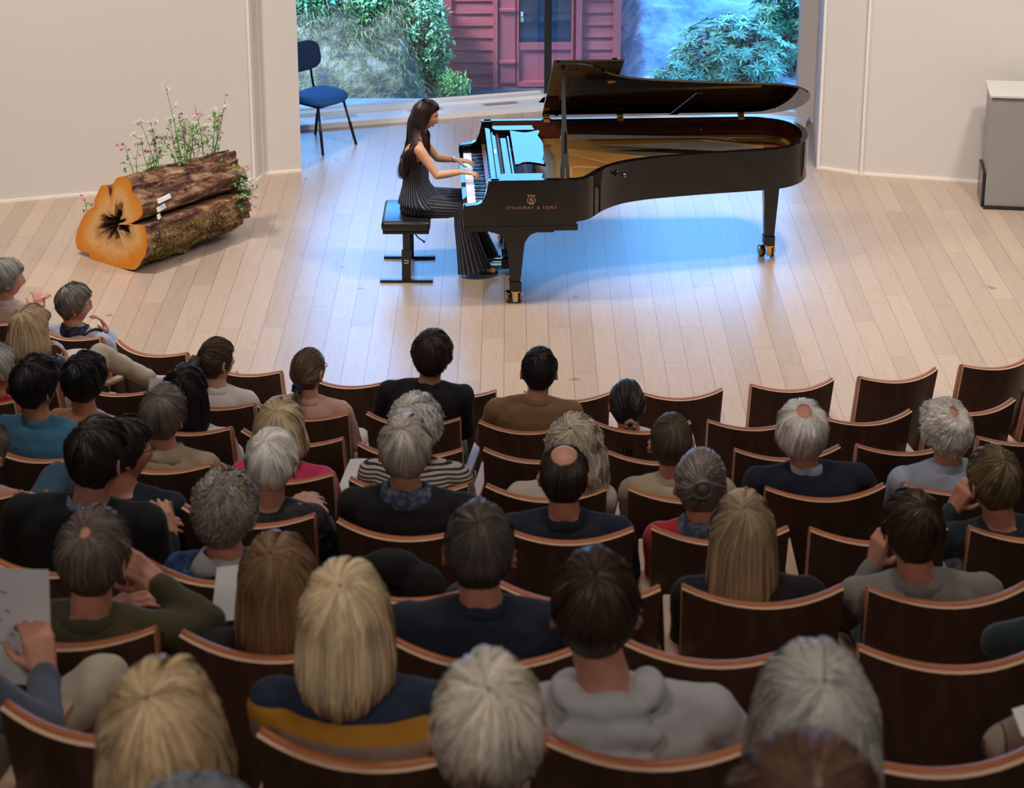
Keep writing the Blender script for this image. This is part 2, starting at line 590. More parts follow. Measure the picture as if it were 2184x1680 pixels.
# ================================================================== OUTSIDE
def leaf_mesh(mb, p, d, up, L, W, c, bend=0.25, mi=0):
    d = d.normalized()
    s = d.cross(up)
    if s.length < 1e-4:
        s = d.cross(Vector((1, 0, .3)))
    s.normalize()
    n = s.cross(d)
    q = [p, p + d * L * .45 + s * W * .5 + n * L * .04, p + d * L - n * L * bend, p + d * L * .45 - s * W * .5 + n * L * .04, p + d * L * .5 - n * L * .03]
    mb.add(q, [(0, 1, 4), (1, 2, 4), (2, 3, 4), (3, 0, 4)], mi, c)
def rv(a=1.0):
    return Vector((random.gauss(0, 1), random.gauss(0, 1), random.gauss(0, 1))).normalized() * a
def leafmat(name, c, rough=0.45):
    return mat(name, c, rough, attr='hcol')
def bush(name, label, ctr, size, n, L, W, c, cat='bush', group=None, stems=14, whorl=False, base_z=None, twig=(0.10, 0.07, 0.05)):
    t = thing(name, label, cat, (ctr[0], ctr[1], base_z if base_z is not None else ctr[2] - size[2]), group=group)
    o = Vector(t.location)
    mb = MB()
    C0 = Vector(ctr) - o
    st = MB()
    for k in range(n):
        u = rv() * (random.random() ** 0.35)
        p = C0 + Vector((u.x * size[0], u.y * size[1], u.z * size[2]))
        bright = 0.55 + 0.75 * random.random()
        if whorl:
            ax = (u * 0.8 + Vector((0, 0, 1.0)) + rv(.3)).normalized()
            a0 = random.random() * 6.28
            s1 = ax.orthogonal().normalized()
            s2 = ax.cross(s1)
            for j in range(9):
                a = a0 + j * 2.4
                d = (s1 * math.cos(a) + s2 * math.sin(a)) * 0.95 + ax * (0.15 + .35 * random.random())
                leaf_mesh(mb, p, d, ax, L * (.7 + .5 * random.random()), W, bright * (.8 + .4 * random.random()), .2)
            if k % 3 == 0:
                st.tube([p, p - ax * .12 + rv(.02), C0 + (p - C0) * .35 - Vector((0, 0, size[2] * .5))], [.004, .005, .008], 5, caps=False)
        else:
            for j in range(3):
                leaf_mesh(mb, p + rv(.02), rv() + Vector((0, 0, .25)), Vector((0, 0, 1)) + rv(.4), L * (.6 + .7 * random.random()), W * (.7 + .5 * random.random()), bright)
    for k in range(stems):
        a = random.random() * 6.28
        b0 = Vector((math.cos(a) * size[0] * .2, math.sin(a) * size[1] * .2, 0))
        u = rv()
        e = C0 + Vector((u.x * size[0] * .75, u.y * size[1] * .6, abs(u.z) * size[2] * .8))
        st.tube(spline([b0, (b0 + e) * .5 + rv(.05), e], 4), [.014 - .0011 * q for q in range(9)], 5, caps=False)
    mb.build('foliage', leafmat(name + '_leaf_' + str(len(MATS)), c), t, smooth=False, attr=True)
    st.build('branches', mat('twig_%.2f' % twig[0], twig, 0.8), t)
    return t
# ground outside
GROUND = mat('asphalt_outside', (0.13, 0.19, 0.25), 0.8, noise_s=3, noise_a=0.3, bump=0.5, bump_s=30, bump_d=.01)
mb = MB()
mb.box((-14, 20.6, -0.62), (14, 40, -0.48))
mb.box((-3.6, 19.60, -0.7), (3.6, 20.75, -0.1))
struct(mb.build('ground_outside', GROUND, smooth=False))
def terrain(name, x0, x1, y0, y1, nx, ny, hf, m, label, cat):
    vs = []
    for j in range(ny):
        for i in range(nx):
            x = x0 + (x1 - x0) * i / (nx - 1); y = y0 + (y1 - y0) * j / (ny - 1)
            vs.append((x, y, hf(x, y)))
    nb = len(vs)
    fs = [(j * nx + i, j * nx + i + 1, (j + 1) * nx + i + 1, (j + 1) * nx + i) for j in range(ny - 1) for i in range(nx - 1)]
    # skirt to give the bank a body
    edge = [i for i in range(nx)] + [j * nx + nx - 1 for j in range(1, ny)] + [(ny - 1) * nx + i for i in range(nx - 2, -1, -1)] + [j * nx for j in range(ny - 2, 0, -1)]
    for e in edge:
        vs.append((vs[e][0], vs[e][1], -0.5))
    ne = len(edge)
    for k in range(ne):
        k2 = (k + 1) % ne
        fs.append((edge[k2], edge[k], nb + k, nb + k2))
    mb = MB(); mb.add(vs, fs)
    o = mb.build(name, m)
    tag(o, label, cat)
    return o
def bank_h(x, y):
    t = max(0.0, min(1.0, (y - 20.95 - max(0, x + 1.1) * .9) / 1.9))
    n1 = noise.noise(Vector((x * 1.7, y * 1.7, 3.1))) * .16 + noise.noise(Vector((x * 5, y * 5, 1.2))) * .07 + noise.noise(Vector((x * 14, y * 14, 1.2))) * .025
    e = max(0.0, min(1.0, (-0.76 - x) / .35))
    return -0.47 + (1.45 * t + 0.30 * (t > 0) * min(1, t * 8) + n1 * (0.4 + t)) * e
def rock_material(name, c1, c2, c3, scale=3.0):
    m = bpy.data.materials.new(name)
    m.use_nodes = True
    n = m.node_tree
    b = n.nodes['Principled BSDF']
    t = n.nodes.new('ShaderNodeTexCoord')
    nz = n.nodes.new('ShaderNodeTexNoise')
    nz.inputs['Scale'].default_value = scale
    nz.inputs['Detail'].default_value = 8
    nz.inputs['Roughness'].default_value = 0.65
    r = n.nodes.new('ShaderNodeValToRGB')
    r.color_ramp.elements[0].position = 0.38
    r.color_ramp.elements[0].color = (*c1, 1)
    r.color_ramp.elements[1].position = 0.64
    r.color_ramp.elements[1].color = (*c3, 1)
    e = r.color_ramp.elements.new(0.5)
    e.color = (*c2, 1)
    n.links.new(t.outputs['Object'], nz.inputs['Vector'])
    n.links.new(nz.outputs['Fac'], r.inputs[0])
    n.links.new(r.outputs[0], b.inputs['Base Color'])
    b.inputs['Roughness'].default_value = 0.9
    bu = n.nodes.new('ShaderNodeBump')
    bu.inputs['Strength'].default_value = 0.8
    bu.inputs['Distance'].default_value = 0.04
    n2 = n.nodes.new('ShaderNodeTexNoise')
    n2.inputs['Scale'].default_value = scale * 4
    n2.inputs['Detail'].default_value = 6
    n.links.new(t.outputs['Object'], n2.inputs['Vector'])
    n.links.new(n2.outputs['Fac'], bu.inputs['Height'])
    n.links.new(bu.outputs[0], b.inputs['Normal'])
    return m
MOSS = rock_material('mossy_rock', (0.03, 0.04, 0.05), (0.13, 0.125, 0.06), (0.26, 0.25, 0.19), 5)
terrain('rock_bank', -4.5, -0.74, 20.78, 24.5, 90, 80, bank_h, MOSS, 'mossy rock bank rising outside the left window pane', 'rock')
# pale roots / slab on the bank
mb = MB()
mb.tube(spline([(-1.72, 21.2, -.28), (-1.80, 21.3, -.02), (-1.93, 21.45, .14), (-2.0, 21.6, .3)], 5), [.06 - .002 * k for k in range(16)], 7)
tag(mb.build('dead_root', mat('bleached_wood', (0.5, 0.5, 0.5), .8, noise_s=20, noise_a=.5, bump=.6, bump_s=60, bump_d=.01)), 'bleached pale root hanging down the mossy bank', 'root')
# grass tufts on the bank
gi = 0
glabels = ['dry grass tuft on the bank above the blue chair back', 'dry grass tuft left of the dandelion clocks', 'dry grass tuft above the bleached root', 'grass tuft halfway up the bank behind the pianist', 'grass tuft at the right shoulder of the bank', 'low grass tuft at the foot of the bank behind the pianist', 'grass tuft under the shrubs, nearest the window frame', 'grass tuft hanging over the dark rock hollow']
for (gx, gy) in [(-2.05, 21.75), (-1.75, 21.9), (-1.5, 21.55), (-1.2, 21.7), (-0.98, 21.95), (-1.05, 21.35), (-2.15, 22.1), (-1.45, 22.05)]:
    mb = MB()
    gz = bank_h(gx, gy)
    for k in range(170):
        p = Vector((random.gauss(0, .13), random.gauss(0, .12), 0))
        p.z = bank_h(gx + p.x, gy + p.y) - gz - .01
        d = Vector((random.gauss(0, .5), random.gauss(-.35, .5), 1)).normalized()
        l = random.uniform(.10, .26)
        q = p + d * l * .6; e = q + (d + Vector((d.x, d.y - .4, -1.3))) * l * .35
        s = d.orthogonal().normalized() * .004
        mb.add([p - s, p + s, q + s, q - s, e], [(0, 1, 2, 3), (3, 2, 4)], 0, random.uniform(.5, 1.3))
    o = mb.build('grass_tuft', leafmat('grass_dry', (0.23, 0.27, 0.12)), None, smooth=False, loc=(gx, gy, gz), attr=True)
    tag(o, glabels[gi], 'grass', 'grass tufts on the bank'); gi += 1
bush('leafy_shrub', 'dark green leafy shrub in the top left corner of the window', (-2.08, 22.0, .46), (.36, .22, .26), 620, .075, .055, (0.06, 0.26, 0.12), base_z=.15)
bush('leafy_shrub', 'bright green broad-leaved shrub above the rock bank, left of the red house', (-1.42, 22.0, .45), (.42, .24, .25), 800, .06, .045, (0.11, 0.36, 0.12), base_z=.1)
bush('leafy_shrub', 'light green sapling overlapping the left edge of the red house', (-0.88, 21.8, .18), (.26, .2, .56), 520, .065, .035, (0.22, 0.50, 0.24), base_z=-.48)
bush('fern_clump', 'feathery bright green fern clump at the foot of the red house', (-0.62, 21.6, -.22), (.19, .15, .17), 420, .05, .012, (0.24, 0.55, 0.16), cat='fern', base_z=-.48)
# dandelion clocks
for (dx, dz, lab) in ((-1.72, .66, 'white dandelion clock high in front of the shrubs'), (-1.42, .30, 'white dandelion clock on the middle of the bank')):
    t = thing('dandelion', lab, 'flower', (dx, 21.8, bank_h(dx, 21.8)), group='dandelion clocks on the bank')
    h = dz - t.location.z
    if h < .12: h = .2
    mb = MB(); mb.tube([(0, 0, -.03), (.01, 0, h * .5), (0, 0, h)], .004, 5); mb.build('stem', mat('stem_green', (.15, .3, .1), .6), t)
    mb = MB()
    for k in range(60):
        u = rv(.028); mb.tube([(0, 0, h), (u.x, u.y, h + u.z)], .0016, 3, caps=False)
    mb.build('seed_head', mat('seed_white', (.8, .8, .75), .9), t)
# red timber house
RED = mat('red_boards', (0.46, 0.10, 0.10), 0.6, noise_s=2.5, noise_a=.25, stretch=(1, 1, 8))
RED2 = mat('red_trim', (0.50, 0.11, 0.115), 0.55)
hs = thing('timber_house', 'red timber house with horizontal boards and a glazed door outside the window', 'house', (0.2, 22.0, -0.48), R(1.5))
mb = MB()
z = 0.16
while z < 2.8:
    for (xa, xb) in ((-0.90, -0.335), (0.52, 0.92)):
        mb.add([(xa, 0.0, z), (xb, 0.0, z), (xb, -.022, z), (xa, -.022, z), (xa, 0, z + .125), (xb, 0, z + .125), (xb, -.006, z + .125), (xa, -.006, z + .125)], [(0, 1, 2, 3), (7, 6, 5, 4), (3, 2, 6, 7), (1, 5, 6, 2), (0, 3, 7, 4)])
    z += .132
mb.build('siding', RED, hs, smooth=False)
mb = MB()
mb.box((-.90, 0.0, 0.0), (.93, 3.0, 2.9))
mb.box((-.90, -.02, 0.0), (.93, .0, .16))
mb.build('wall', RED, hs, smooth=False)
mb = MB()
mb.box((-.925, -.035, .02), (-.83, .0, 2.9)); mb.box((.86, -.035, .02), (.94, 0, 2.9))
mb.box((-.40, -.045, .12), (-.35, 0, 2.9)); mb.box((.47, -.045, .12), (.53, 0, 2.9))
mb.build('corner_board', RED2, hs, smooth=False)
mb = MB()
mb.box((-.335, -.03, .2), (-.165, 0, 2.7), bev=.004); mb.box((-.335, -.05, .42), (-.165, -.03, .45)); mb.box((-.335, -.05, .98), (-.165, -.03, 1.01))
mb.build('shutter', RED2, hs, smooth=False)
mb = MB()
mb.box((-.165, -.015, .1), (.46, 0.0, 2.75))
mb.box((-.15, -.035, .16), (-.13, -.015, 2.7)); mb.box((.42, -.035, .16), (.44, -.015, 2.7)); mb.box((-.15, -.035, .16), (.44, -.015, .22)); mb.box((-.13, -.03, .56), (.42, -.015, .64))
dr = mb.build('door', RED2, hs, smooth=False)
mb = MB(); mb.box((-.125, -.022, .64), (.415, -.016, 2.6))
mb.build('door_glass', mat('dark_glass', (0.03, 0.045, 0.07), .05, spec=.8), dr, smooth=False)
mb = MB()
mb.box((-.105, -.026, 1.18), (.05, -.022, 1.30)); mb.box((-.11, -.026, .92), (-.085, -.022, .97)); mb.box((-.11, -.026, .86), (-.08, -.022, .91), 1)
mb.build('door_sticker', [mat('paper_white', (.75, .75, .72), .6), mat('sticker_green', (.4, .55, .15), .6)], dr, smooth=False)
mb = MB(); mb.box((-.95, -.05, 0.0), (.97, 0.01, .14)); mb.build('plinth', mat('plinth_stone', (.10, .13, .16), .8), hs, smooth=False)
mb = MB()
mb.add([(-1.2, -.5, 2.85), (1.2, -.5, 2.85), (1.2, 1.5, 3.4), (-1.2, 1.5, 3.4), (-1.2, 3.4, 2.85), (1.2, 3.4, 2.85), (-1.2, -.5, 2.75), (1.2, -.5, 2.75), (1.2, 3.4, 2.75), (-1.2, 3.4, 2.75)], [(0, 1, 2, 3), (3, 2, 5, 4), (6, 7, 1, 0), (4, 5, 8, 9), (0, 3, 4, 9, 6), (1, 7, 8, 5, 2), (9, 8, 7, 6)])
mb.build('roof', mat('roof_slate', (.08, .08, .09), .6), hs, smooth=False)
# downpipe / white post left of the house
mb = MB(); mb.tube([(-.95, 21.85, -.48), (-1.0, 21.9, 3.2)], .02, 8)
tag(mb.build('drainpipe', mat('pipe_white', (.65, .68, .7), .4)), 'pale drainpipe beside the left corner of the red house', 'pipe')
# rock path to the right
def path_h(x, y):
    t = max(0, min(1, (y - 21.1) / 5.0))
    e = max(0.0, min(1.0, (x - 1.12) / .3))
    q = abs(noise.noise(Vector((x * 1.3, y * 1.6, 7)))) * .30 + noise.noise(Vector((x * 4, y * 5, 5))) * .06 + noise.noise(Vector((x * 13, y * 13, 5))) * .02
    return -0.47 + (t * 1.15 + q * (.4 + t)) * e
terrain('rock_slope', 1.18, 6.0, 20.78, 27, 90, 90, path_h, rock_material('pale_rock', (0.16, 0.24, 0.30), (0.30, 0.38, 0.43), (0.50, 0.56, 0.60), 2.2), 'pale bare rock slope to the right of the red house', 'rock')
bush('rhododendron', 'large rhododendron with whorled glossy leaves outside the right pane', (2.30, 21.75, .10), (.62, .38, .42), 430, .115, .028, (0.17, 0.42, 0.28), base_z=-.46, whorl=True, stems=34)
bush('rhododendron', 'rhododendron crown touching the right window jamb', (3.0, 22.2, .42), (.55, .4, .50), 330, .115, .028, (0.13, 0.38, 0.22), base_z=-.40, whorl=True, stems=24)
bush('rhododendron', 'low rhododendron branches just above the piano lid, beside the rock slope', (1.75, 21.5, -.14), (.34, .25, .22), 150, .105, .026, (0.17, 0.42, 0.27), base_z=-.46, whorl=True, stems=16)
bush('spruce_shrub', 'soft green needle shrub on top of the pale rock', (1.62, 25.2, .55), (.45, .4, .5), 700, .05, .012, (0.05, 0.20, 0.07), base_z=-.1)
bush('far_hedge', 'pale hedge behind the rhododendrons in the top right', (2.9, 25.5, .8), (1.4, .5, .55), 900, .09, .05, (0.16, 0.34, 0.16), cat='hedge', base_z=-.1)
bush('leafy_shrub', 'small bright shrub at the top of the rock slope by the house corner', (1.02, 24.6, .42), (.2, .3, .35), 260, .05, .03, (0.14, 0.36, 0.07), base_z=-.1)
# ================================================================== GRAND PIANO
BLACK = mat('piano_black', (0.004, 0.004, 0.005), 0.045, spec=0.55)
BLACKS = mat('piano_satin_black', (0.012, 0.011, 0.011), 0.22, spec=0.5)
MAHOG = mat('mahogany', (0.10, 0.022, 0.016), 0.22, noise_s=3, noise_a=0.35, stretch=(1, 6, 12))
GOLD = mat('gold_iron', (0.66, 0.36, 0.10), 0.36, 0.6)
BRASS = mat('brass', (0.75, 0.50, 0.20), 0.25, 1.0)
SOUND = mat('soundboard', (0.22, 0.11, 0.06), 0.35, noise_s=4, noise_a=.2, stretch=(1, 14, 1))
FELT = mat('red_felt', (0.35, 0.01, 0.02), 0.95)
IVORY = mat('ivory_key', (0.82, 0.80, 0.76), 0.25)
STEEL = mat('string_steel', (0.6, 0.58, 0.55), 0.3, 1.0)
DKGREY = mat('prop_charcoal', (0.025, 0.027, 0.03), 0.45)
piano = thing('grand_piano', 'black concert grand piano with its lid propped open on the stage', 'piano', (-0.39, 14.76, 0), R(2.7))
near = [(0.86, 0.0), (0.93, 0.035), (0.98, 0.09), (1.08, 0.25), (1.22, 0.385), (1.36, 0.455), (1.5, 0.50), (1.85, 0.575), (2.21, 0.635), (2.42, 0.675), (2.56, 0.745), (2.66, 0.86), (2.725, 1.02), (2.735, 1.20), (2.69, 1.38), (2.59, 1.50), (2.45, 1.56), (2.25, 1.57)]
curve = [Vector((x, y, 0)) for x, y in near]
curve = spline(curve, 5)
rim = [Vector((.22, 0, 0)), Vector((.55, 0, 0))] + curve + [Vector((1.2, 1.57, 0)), Vector((.22, 1.57, 0))]
def offset_line(P, d):
    out = []
    for i, p in enumerate(P):
        t = (P[min(i + 1, len(P) - 1)] - P[max(i - 1, 0)]).normalized()
        out.append(p + Vector((-t.y, t.x, 0)) * d)
    return out
inn = offset_line(rim, 0.055)
def at_z(P, z):
    return [Vector((p.x, p.y, z)) for p in P]
ZB, ZT = 0.665, 0.985
mb = MB()
o_in = offset_line(rim, 0.004)
mb.loft([at_z(offset_line(rim, .03), ZB), at_z(rim, ZB), at_z(rim, ZT - .004), at_z(o_in, ZT), at_z(offset_line(rim, .048), ZT), at_z(offset_line(rim, .052), ZT - .004)], 0, closed=False)
mb.loft([at_z(offset_line(rim, .052), ZT - .004), at_z(offset_line(rim, .052), .80)], 1, closed=False)
# front ends of the rim
rimo = mb.build('rim', [BLACK, MAHOG], piano)
mod(rimo, 'EDGE_SPLIT', split_angle=R(40))
# underside board
mb = MB()
p2 = offset_line(rim, .02)
mb.add(at_z(p2, .70) + at_z(p2, .72), [tuple(range(len(p2)))[::-1], tuple(len(p2) + k for k in range(len(p2)))])
mb.build('bottom_board', BLACKS, piano, smooth=False)
mb = MB()
for y in (.35, .75, 1.2):
    mb.box((.4, y, .66), (2.2 if y > .5 else 1.0, y + .09, .70))
mb.build('underside_beam', BLACKS, piano, smooth=False)
# case ends: cheeks with the swept arm, near and far
def cheek(y0, y1, name='cheek'):
    prof = [(.04, .60), (.04, .775), (.055, .795), (.10, .80), (.145, .805), (.178, .825), (.198, .87), (.212, .93), (.222, .98), (.24, ZT), (.30, ZT), (.30, .60)]
    prof = [(.0 + x, z) for x, z in prof]
    n = len(prof)
    mb = MB()
    mb.add([(x, y0, z) for x, z in prof] + [(x, y1, z) for x, z in prof], [tuple(range(n)), tuple(n + k for k in range(n))[::-1]] + [(k, n + k, n + (k + 1) % n, (k + 1) % n) for k in range(n)])
    o = mb.build(name, BLACK, piano, smooth=False)
    mod(o, 'BEVEL', width=.003, segments=2, limit_method='ANGLE', angle_limit=R(30))
    return o
cheek(-0.002, .065)
cheek(1.505, 1.572)
# keybed block: steps under the near side
mb = MB()
mb.box((.055, -.0015, .60), (.86, 1.5715, .669), bev=.0015)
mb.box((.05, -.006, .60), (.87, .02, .64), bev=.002)
mb.box((.28, .03, .575), (.70, 1.54, .602), bev=.002)
mb.build('keybed', BLACK, piano, smooth=False)
mb = MB(); mb.box((.04, .06, .67), (.075, 1.51, .735), bev=.003); mb.build('key_slip', BLACK, piano, smooth=False)
mb = MB()
for y0, y1 in ((.065, .135), (1.435, 1.505)):
    mb.box((.075, y0, .70), (.225, y1, .765), bev=.004)
mb.build('key_block', BLACK, piano, smooth=False)
# keys: 52 white and 36 black, bass at the far end
kw = (1.435 - .135) / 52
wk = None
for k in range(52):
    y0 = .135 + k * kw
    if wk is None:
        mb = MB(); mb.box((0, 0.0006, 0), (.155, kw - .0006, .022), bev=.0012)
        wk = mb.build('white_key', IVORY, piano, smooth=False); q = wk
    else:
        q = wk.copy(); q.parent = piano; col.objects.link(q)
    q.location = (.074, y0, .728 - (.006 if k in (22, 24, 33, 31) else 0))
bk = None
for k in range(51):
    # from the bass (far) end: pattern A B | C D E F G
    j = 51 - k
    name = 'ABCDEFG'[(51 - j) % 7] if False else None
    idx_from_bass = 51 - k  # boundary between white idx-1 and idx counting from the bass
    i_low = idx_from_bass - 1
    note = 'ABCDEFG'[i_low % 7]
    if note in ('B', 'E'):
        continue
    y = .135 + (k + 1) * kw
    if bk is None:
        mb = MB()
        vs = [(0, -.0055, 0), (.095, -.0055, 0), (.095, .0055, 0), (0, .0055, 0), (.010, -.0042, .012), (.095, -.0042, .012), (.095, .0042, .012), (.010, .0042, .012)]
        mb.add(vs, [(3, 2, 1, 0), (4, 5, 6, 7), (0, 1, 5, 4), (1, 2, 6, 5), (2, 3, 7, 6), (3, 0, 4, 7)])
        bk = mb.build('black_key', mat('ebony_key', (.006, .006, .007), .2), piano, smooth=False); q = bk
    else:
        q = bk.copy(); q.parent = piano; col.objects.link(q)
    q.location = (.133, y, .7495)
mb = MB(); mb.box((.222, .135, .74), (.228, 1.435, .765)); mb.build('key_felt', FELT, piano, smooth=False)
# fallboard, open and standing
mb = MB()
mb.add([(.232, .066, .755), (.232, 1.504, .755), (.242, 1.504, .955), (.242, .066, .955), (.246, .066, .96), (.246, 1.504, .96), (.282, 1.504, .955), (.282, .066, .955), (.26, .066, .755), (.26, 1.504, .755)],
       [(0, 3, 2, 1), (3, 4, 5, 2), (4, 7, 6, 5), (7, 8, 9, 6), (8, 0, 1, 9), (0, 8, 7, 4, 3), (1, 2, 5, 6, 9)])
fb = mb.build('fallboard', BLACK, piano, smooth=False)
# panels behind the fallboard
mb = MB(); mb.box((.290, .07, .925), (.322, 1.50, .94), bev=.004); mb.build('front_rail', BLACK, piano, smooth=False)
mb = MB(); mb.box((.296, .80, .9405), (.312, .90, .942)); mb.build('number_plate', mat('label_white', (.85, .85, .85), .4), piano, smooth=False)
mb = MB(); mb.box((.355, .20, .915), (.402, 1.37, .932), bev=.004); mb.box((.408, .20, .925), (.424, 1.37, .94), bev=.003)
mb.build('desk_rail', BLACK, piano, smooth=False)
mb = MB()
for y0 in (.075, 1.335):
    vs = []
    for (x, y) in ((.315, .02), (.302, .06), (.302, .10), (.315, .14), (.345, .155), (.625, .155), (.61, .0), (.345, 0)):
        vs.append((x, y0 + y if y0 < 1 else y0 + .155 - y))
    n = len(vs)
    f1 = tuple(range(n)); 
    mb.add([(x, y, .95) for x, y in vs] + [(x, y, .965) for x, y in vs], [f1, tuple(n + k for k in range(n))[::-1]] + [(k, n + k, n + (k + 1) % n, (k + 1) % n) for k in range(n)])
mb.build('desk_shelf', BLACK, piano, smooth=False)
# music desk lying flat, with its curvy outline
md = [(.565, .42), (.60, .43), (.64, .465), (.70, .47), (.77, .445), (.80, .43), (.845, .41), (.845, .47), (.825, .52), (.845, .62), (.86, .76), (.86, .88), (.845, 1.0), (.825, 1.10), (.845, 1.16), (.845, 1.22), (.80, 1.205), (.75, 1.18), (.70, 1.17), (.64, 1.19), (.60, 1.21), (.565, 1.225)]
md = [(.435 + (x - .565) * .80, .43 + (y - .42) * 1.08) for x, y in md]
md = [tuple(p)[:2] for p in spline([Vector((x, y, 0)) for x, y in md], 3)]
n = len(md)
mb = MB(); mb.add([(x, y, .955) for x, y in md] + [(x, y, .972) for x, y in md], [tuple(range(n))[::-1], tuple(n + k for k in range(n))] + [(k, (k + 1) % n, n + (k + 1) % n, n + k) for k in range(n)])
o = mb.build('music_desk', BLACK, piano, smooth=False)
# action visible between the rails
mb = MB()
for k in range(88):
    y = .20 + k * 1.17 / 87
    mb.box((.322, y, .90), (.348, y + .006, .925))
mb.tube([(.335, .2, .93), (.335, 1.37, .93)], .004, 6)
mb.box((.318, .2, .86), (.352, 1.37, .90))
mb.build('action', mat('action_brown', (.12, .07, .04), .5, .2), piano, smooth=False)
# soundboard, iron plate and its struts
mb = MB()
p3 = offset_line(rim, .05)
p3 = [p for p in p3 if True]
mb.add([(p.x, p.y, .80) for p in p3], [tuple(range(len(p3)))])
mb.build('soundboard', SOUND, piano, smooth=False)
mb = MB()
pz = .835
def plate_bar(a, b, w, z0=pz, h=.045, w2=None, h2=None):
    h2 = h if h2 is None else h2
    a = Vector((*a, 0)); b = Vector((*b, 0))
    d = (b - a).normalized(); s = Vector((-d.y, d.x, 0))
    w2 = w2 or w
    q = [a - s * w / 2, b - s * w2 / 2, b + s * w2 / 2, a + s * w / 2]
    q2 = [a - s * w * .28, b - s * w2 * .28, b + s * w2 * .28, a + s * w * .28]
    mb.add([(p.x, p.y, z0) for p in q] + [(p.x, p.y, z0 + hh) for p, hh in zip(q2, (h, h2, h2, h))], [(3, 2, 1, 0), (4, 5, 6, 7), (0, 1, 5, 4), (1, 2, 6, 5), (2, 3, 7, 6), (3, 0, 4, 7)])
# pin block field
mb.add([(.60, .06, pz + .005), (.86, .06, pz + .005), (.92, .2, pz + .005), (.90, 1.50, pz + .005), (.60, 1.50, pz + .005)], [(0, 1, 2, 3, 4)])
plate_bar((.84, 1.49), (2.45, 1.44), .05, h=.03, h2=.012)          # bass edge
plate_bar((.86, 1.17), (1.95, 1.28), .07, h=.09, h2=.055)
plate_bar((1.95, 1.28), (2.62, 1.12), .07, h=.055, h2=.015)
plate_bar((.86, .88), (1.72, .70), .08, h=.105, h2=.06)
plate_bar((1.72, .70), (1.95, .66), .08, h=.06, h2=.012)
plate_bar((.86, .80), (1.28, .44), .05, h=.095)
plate_bar((.86, .44), (1.10, .40), .08, h=.110)
plate_bar((1.06, .42), (1.20, .46), .07, h=.04)
plate_bar((.80, .12), (.91, .125), .05, h=.07)
# outer web of the plate following the rim
full = curve[6:] + [Vector((1.8, 1.57, 0)), Vector((1.3, 1.57, 0)), Vector((.86, 1.57, 0))]
pa = at_z(offset_line(full, .056), pz + .010); pb = at_z(offset_line(full, .125), pz + .004)
mb.loft([pa, pb], closed=False, caps=False)
pa2 = at_z(offset_line(full, .125), pz - .025)
mb.loft([pb, pa2], closed=False, caps=False)
mb.build('iron_plate', GOLD, piano, smooth=False)
# strings (thin steel and copper wires), bridges, dampers and felt
mb = MB()
for k in range(150):
    t = k / 149
    y0 = .16 + t * 1.0
    x1 = np.interp(t, [0, .25, .5, 1], [1.10, 1.34, 1.75, 2.50]); y1 = np.interp(t, [0, .25, .5, 1], [.30, .50, .66, .88])
    mb.tube([(.88, y0, .857), (x1, y1, .853)], .0009, 3, caps=False)
for k in range(26):
    t = k / 25
    mb.tube([(.88, 1.20 + .26 * t, .885), (2.40 - .25 * t, .95 + .42 * t, .87)], .0022, 4, caps=False)
mb.build('strings', STEEL, piano)
mb = MB()
br = spline([(1.05, .33, 0), (1.3, .52, 0), (1.7, .70, 0), (2.1, .80, 0), (2.42, .92, 0)], 8)
for a, b in zip(br[:-1], br[1:]):
    mb.capsule((a.x, a.y, .835), .016, (b.x, b.y, .835), .016, 6)
mb.build('bridge', mat('bridge_maple', (.45, .26, .12), .4), piano)
mb = MB()
for k in range(60):
    t = k / 59
    p = br[min(len(br) - 1, int(t * (len(br) - 1)))]
    mb.box((p.x - .004, p.y - .012, .852), (p.x + .004, p.y + .012, .868))
mb.build('bridge_pin', STEEL, piano, smooth=False)
mb = MB()
f_ = offset_line(curve, .15)
for a, b in zip(f_[18:60], f_[19:61]):
    mb.capsule((a.x, a.y, .848), .012, (b.x, b.y, .848), .012, 6)
mb.box((2.40, .98, .84), (2.58, 1.12, .872), bev=.004)
mb.build('string_felt', FELT, piano)
for (x, y) in ((1.66, .60), (1.95, 1.45)):
    mb = MB(); mb.tube([(x, y, .84), (x, y, .90), (x, y, .905), (x, y, .925)], [.010, .010, .014, .010], 10)
    mb.build('plate_bolt', mat('nickel', (.6, .58, .52), .25, 1), piano)
# lid hinged along the far side, propped open
TH = R(30)
lid_line = [Vector((.70, -.012, 0)), Vector((.80, -.012, 0))] + at_z(offset_line(curve[2:], -.012), 0)
lid_line = [p for p in lid_line] + [Vector((.70, 1.582, 0))]
hx, hy, hz = 0, 1.57, 1.0
def lidp(x, y, h):
    d = hy - y
    return Vector((x, hy - d * math.cos(TH) - h * math.sin(TH) * -1 * -1, hz + d * math.sin(TH) + h * math.cos(TH)))
n = len(lid_line)
mb = MB()
mb.add([lidp(p.x, p.y, 0) for p in lid_line] + [lidp(p.x, p.y, .022) for p in lid_line], [tuple(range(n))[::-1], tuple(n + k for k in range(n))] + [(k, (k + 1) % n, n + (k + 1) % n, n + k) for k in range(n)])
lid = mb.build('lid', BLACK, piano, smooth=False)
mod(lid, 'BEVEL', width=.003, segments=2, limit_method='ANGLE', angle_limit=R(40))
mb = MB()
fl = [(.70, -.012), (1.205, -.012), (1.205, 1.56), (.70, 1.56)]
mb.add([lidp(x, y, .026) for x, y in fl] + [lidp(x, y, .046) for x, y in fl], [(3, 2, 1, 0), (4, 5, 6, 7), (0, 1, 5, 4), (1, 2, 6, 5), (2, 3, 7, 6), (3, 0, 4, 7)])
mb.build('lid_flap', BLACK, piano, smooth=False)
mb = MB()
